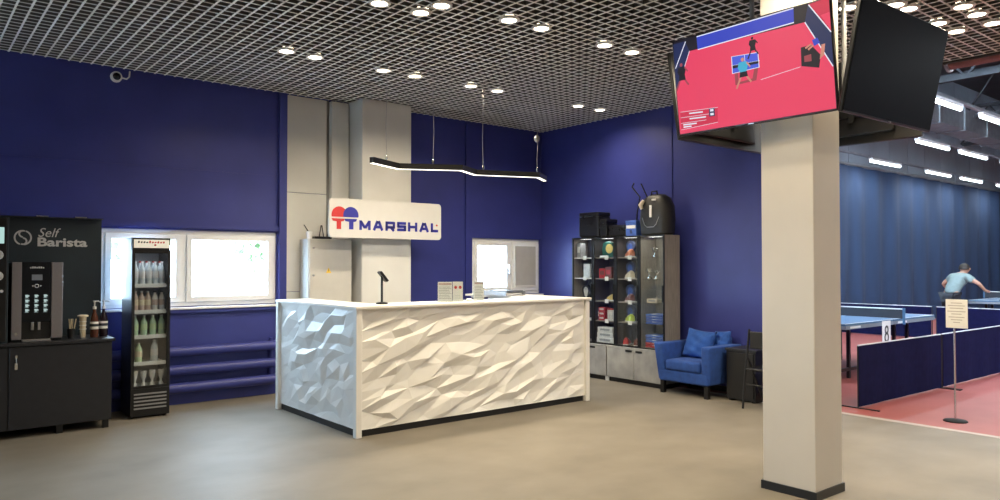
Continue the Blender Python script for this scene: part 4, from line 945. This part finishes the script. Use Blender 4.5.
barrier((12.04, 3.62, 0), 0, 'navy canvas court barrier at the far end of the near row', group='near court barriers')
for k in range(3): barrier((16.3, 1.9 + k * 2.13, 0), R(90), 'navy court barrier in the cross row, %s' % ('running on past the stooping player\'s table', 'behind the notice stand', 'behind the numbered table')[k], group='cross row barriers')
# tables
def tt(loc, label, number=None, rz=0):
    t = thing('table_tennis_table', label, 'table', loc, rz)
    for i, x in enumerate((0, 1.375)):
        h = B(x, x + 1.365, 0, 1.525, .735, .76).build('table_half', M_tt, t)
        e = MB()
        for q in ((x, x + 1.365, 0, .02), (x, x + 1.365, 1.505, 1.525), ((x, x + .02) if i == 0 else (x + 1.345, x + 1.365)) + (.02, 1.505), (x + (.02 if i == 0 else 0), x + (1.365 if i == 0 else 1.345), .759, .766)): e.box(q[0], q[1], q[2], q[3], .76, .7612)
        e.build('white_lines', M_white, h)
        MB().box(x, x + 1.365, -.005, .02, .69, .735).box(x, x + 1.365, 1.505, 1.53, .69, .735).box((x if i == 0 else x + 1.34), (x + .025 if i == 0 else x + 1.365), .02, 1.505, .69, .735).build('apron', mat('apron_gray', (.22, .24, .27), .5, var=.05), h)
        B(x + .12, x + .40, -.0065, -.005, .70, .725).build('apron_print', M_white, h)
        for y in (.25, 1.25):
            B(x + .62, x + .66, y, y + .04, .0, .69).build('leg', M_blackm, t); B(x + .25 if i == 0 else x + 1.05, x + .29 if i == 0 else x + 1.09, y, y + .04, .0, .69).build('leg', M_blackm, t)
            B(x + .25, x + 1.09, y, y + .04, .10, .14).build('foot_rail', M_blackm, t)
            for xx in (.3, 1.05): MB().lathe([(.03, y - .01), (.045, y), (.045, y + .03), (.03, y + .04)], x + xx, .045, 12, 'y').build('wheel', M_plastic, t)
    nt_ = B(1.368, 1.372, -.12, 1.645, .775, .905).build('net', M_shorts, t)
    B(1.364, 1.376, -.12, 1.645, .897, .912).build('net_tape', M_white, nt_)
    for y in (-.15, 1.645): B(1.36, 1.38, y, y + .03, .70, .915).build('net_post', M_tt, t)
    if number:
        pt = B(1.0, 1.25, -.012, -.008, .40, .75).build('number_plate', M_paper, t)
        nm_ = MB()
        for cz, ro, ri in ((.632, .056, .030), (.530, .066, .038)):
            for k in range(16):
                q = [(1.125 + r_ * math.cos(R(a)), cz + r_ * 1.05 * math.sin(R(a))) for r_, a in ((ro, k * 22.5), (ro, k * 22.5 + 22.5), (ri, k * 22.5 + 22.5), (ri, k * 22.5))]
                nm_.prism(q, -.0145, -.0121)
        nm_.build('numeral', M_plastic, pt)
    return t
tt((9.18, 4.46, 0), 'blue table tennis table with number plate 8 behind the court barrier', '8')
tt((17.6, 4.4, 0), 'blue table tennis table the stooping player leans towards')

# notice stand
ns = thing('notice_stand', 'notice board on a thin pole with round black base on red floor', 'sign', (7.90, 2.78, 0), R(-3))
MB().lathe([(.105, 0), (.105, .006), (.095, .014), (.02, .02)], n=28).build('base', mat('matt_black', (.008, .008, .008), .6, var=.1, spec=.2), ns, smooth=True)
MB().lathe([(.009, .015), (.009, .96)], n=10).build('pole', M_chrome, ns, smooth=True)
bo = B(-.02, -.010, -.125, .068, .895, 1.17).build('board', mat('notice_cream', (.74, .70, .62), .55, var=.03), ns, bevel=.003, seg=1)
for k, (z, w_) in enumerate(((1.135, .05), (1.11, .075), (1.085, .06), (1.055, .08), (1.03, .045), (1.0, .07), (.975, .05), (.95, .03))):
    B(-.0212, -.0203, -w_ - .029, w_ - .029, z - .004, z + .004).build('print_line', mat('print_brown', (.42, .36, .30), .7, var=.05), bo)

# ================================================================ PLAYER
def skin_mesh(name, verts, edges, radii, m, parent, root=0, sub=2):
    me = bpy.data.meshes.new(name); me.from_pydata(verts, edges, [])
    o = bpy.data.objects.new(name, me); C.objects.link(o)
    sk = o.modifiers.new('k', 'SKIN'); sk.use_smooth_shade = True
    if not me.skin_vertices: me.skin_vertices.new()
    for i, r in enumerate(radii):
        v_ = me.skin_vertices[0].data[i]; v_.radius = (r, r) if not isinstance(r, tuple) else r; v_.use_root = i == root
    ss = o.modifiers.new('s', 'SUBSURF'); ss.levels = sub; ss.render_levels = sub
    dg = bpy.context.evaluated_depsgraph_get(); m2 = bpy.data.meshes.new_from_object(o.evaluated_get(dg))
    bpy.data.objects.remove(o); m2.materials.clear(); m2.materials.append(m)
    for p in m2.polygons: p.use_smooth = True
    o = bpy.data.objects.new(name, m2); C.objects.link(o); o.parent = parent; return o
# facing +x (local), stooped forward, feet apart
ps = thing('person', 'person in pale teal shirt stooping at the far table with elbow out', 'person', (17.02, 6.06, 0), R(-18))
V = [(0, 0, .86), (.08, 0, 1.0), (.20, 0, 1.16), (.30, 0, 1.27), (.36, 0, 1.32), (.41, 0, 1.36), (.455, 0, 1.40), (.46, 0, 1.46),            # 0-7 spine, neck, head
     (.01, .10, .83), (.10, .17, .48), (-.02, .20, .09), (.10, .22, .04), (.01, -.10, .83), (.12, -.18, .48), (.0, -.22, .09), (.12, -.24, .04),       # legs
     (.29, .17, 1.24), (.25, .36, 1.10), (.42, .30, .93), (.48, .28, .91), (.29, -.17, 1.24), (.28, -.42, 1.12), (.46, -.42, .98), (.53, -.40, .97)]      # arms
E_ = [(0, 1), (1, 2), (2, 3), (3, 4), (4, 5), (5, 6), (6, 7), (0, 8), (8, 9), (9, 10), (10, 11), (0, 12), (12, 13), (13, 14), (14, 15), (3, 16), (16, 17), (17, 18), (18, 19), (3, 20), (20, 21), (21, 22), (22, 23)]
Rr = [(.14, .11), (.13, .10), (.14, .11), (.12, .09), .055, .07, .095, .085, .095, .058, .04, .035, .095, .058, .04, .035, .06, .042, .03, .034, .06, .042, .03, .034]
body = skin_mesh('body', V, E_, Rr, M_skin, ps)
sv = [V[0], V[1], V[2], V[3], V[16], (.265, .29, 1.15), V[20], (.285, -.33, 1.16), (.33, 0, 1.295)]
skin_mesh('shirt', sv, [(0, 1), (1, 2), (2, 3), (3, 4), (4, 5), (3, 6), (6, 7), (3, 8)], [(.165, .14), (.16, .135), (.17, .145), (.15, .12), .085, .07, .085, .07, .07], M_shirt, ps)
skin_mesh('shorts', [(0, 0, .87), V[8], (.075, .15, .58), V[12], (.09, -.155, .58)], [(0, 1), (1, 2), (0, 3), (3, 4)], [(.14, .125), .105, .085, .105, .085], M_shorts, ps)
hv, hf_ = [], []
for i in range(9):
    for j in range(14):
        th = R(100) * i / 8; a = 2 * math.pi * j / 14
        hv.append((.44 - .014 + .108 * math.sin(th) * math.cos(a), .104 * math.sin(th) * math.sin(a), 1.425 + .115 * math.cos(th)))
for i in range(8):
    for j in range(14): hf_.append((i * 14 + j, i * 14 + (j + 1) % 14, (i + 1) * 14 + (j + 1) % 14, (i + 1) * 14 + j))
hf_.append(tuple(8 * 14 + j for j in range(14)))
MB().add(hv, hf_).build('hair', M_hair, ps, smooth=True)
for s_ in (-1, 1):
    MB().lathe([(.002, .545), (.010, .538), (.011, .53)], s_ * .035, 1.43, 8, 'x').build('eye', M_plastic, ps)
    MB().tube([(.455, s_ * .098, 1.40), (.45, s_ * .108, 1.43)], .014, 8).build('ear', M_skin, ps)
MB().tube([(.54, 0, 1.43), (.565, 0, 1.405)], [.008, .016], 8).build('nose', M_skin, ps); B(.535, .546, -.022, .022, 1.368, 1.376).build('mouth', M_redp, ps)
def fingers(px, py, pz, sgn):
    for k in range(4):
        y = py + (k - 1.5) * .017; L = (.055, .065, .06, .045)[k]
        MB().tube([(px + .02, y, pz), (px + .02 + L * .6, y, pz - .01), (px + .02 + L * .8, y, pz - .04)], [.0095, .009, .007], 6).build('finger', M_skin, ps, smooth=True)
    MB().tube([(px, py + sgn * .03, pz), (px + .03, py + sgn * .045, pz + .01), (px + .05, py + sgn * .03, pz + .012)], [.011, .010, .008], 6).build('thumb', M_skin, ps, smooth=True)
fingers(.48, .28, .91, -1); fingers(.53, -.40, .97, 1)
for s_, x in ((.215, .04), (-.235, .06)):
    MB().tube([(x - .09, s_, .05), (x, s_, .055), (x + .13, s_, .04)], [.035, .048, .032], 8).build('shoe', M_white, ps, smooth=True)

# ================================================================ OUTSIDE
yd = struct(MB().box(-60, 60, YW + .6, 90, -.35, -.25).box(-60, -4.3, -40, YW + .6, -.35, -.25).build('ground_outside', M_asph))
def tree(x, y, h, rr, label):
    t = thing('tree', label, 'tree', (x, y, -.25), 0, 'trees outside the windows')
    MB().tube([(0, 0, 0), (.1, 0, h * .35), (0, .1, h * .7)], [.22, .16, .06], 8).build('trunk', M_bark, t, smooth=True)
    vs, fs = [], []
    for k in range(1500):
        a = rnd.uniform(0, 6.28); zz = rnd.uniform(-1, 1); q = rnd.uniform(.6, 1) * math.sqrt(1 - zz * zz); c = Vector((rr * q * math.cos(a) * rnd.uniform(.7, 1), rr * q * math.sin(a), h * .62 + zz * rr * .85))
        n_ = Vector((rnd.uniform(-1, 1), rnd.uniform(-1, 1), rnd.uniform(-.3, 1))).normalized(); u = n_.orthogonal().normalized() * .24; v_ = n_.cross(u)
        i0 = len(vs); vs += [c - u - v_ * .6, c + u - v_ * .6, c + u * .6 + v_, c - u * .6 + v_]; fs.append((i0, i0 + 1, i0 + 2, i0 + 3))
    MB().add(vs, fs).build('foliage', M_leaf, t)
tree(9.0, 40, 6.4, 2.4, 'leafy green tree outside seen through the near window, beside the mullion')
tree(16.6, 44, 5.4, 2.0, 'smaller green tree outside the right part of the near window')
tree(3.5, 36, 6.5, 2.6, 'broad green tree outside the part of the window left by the coffee board')
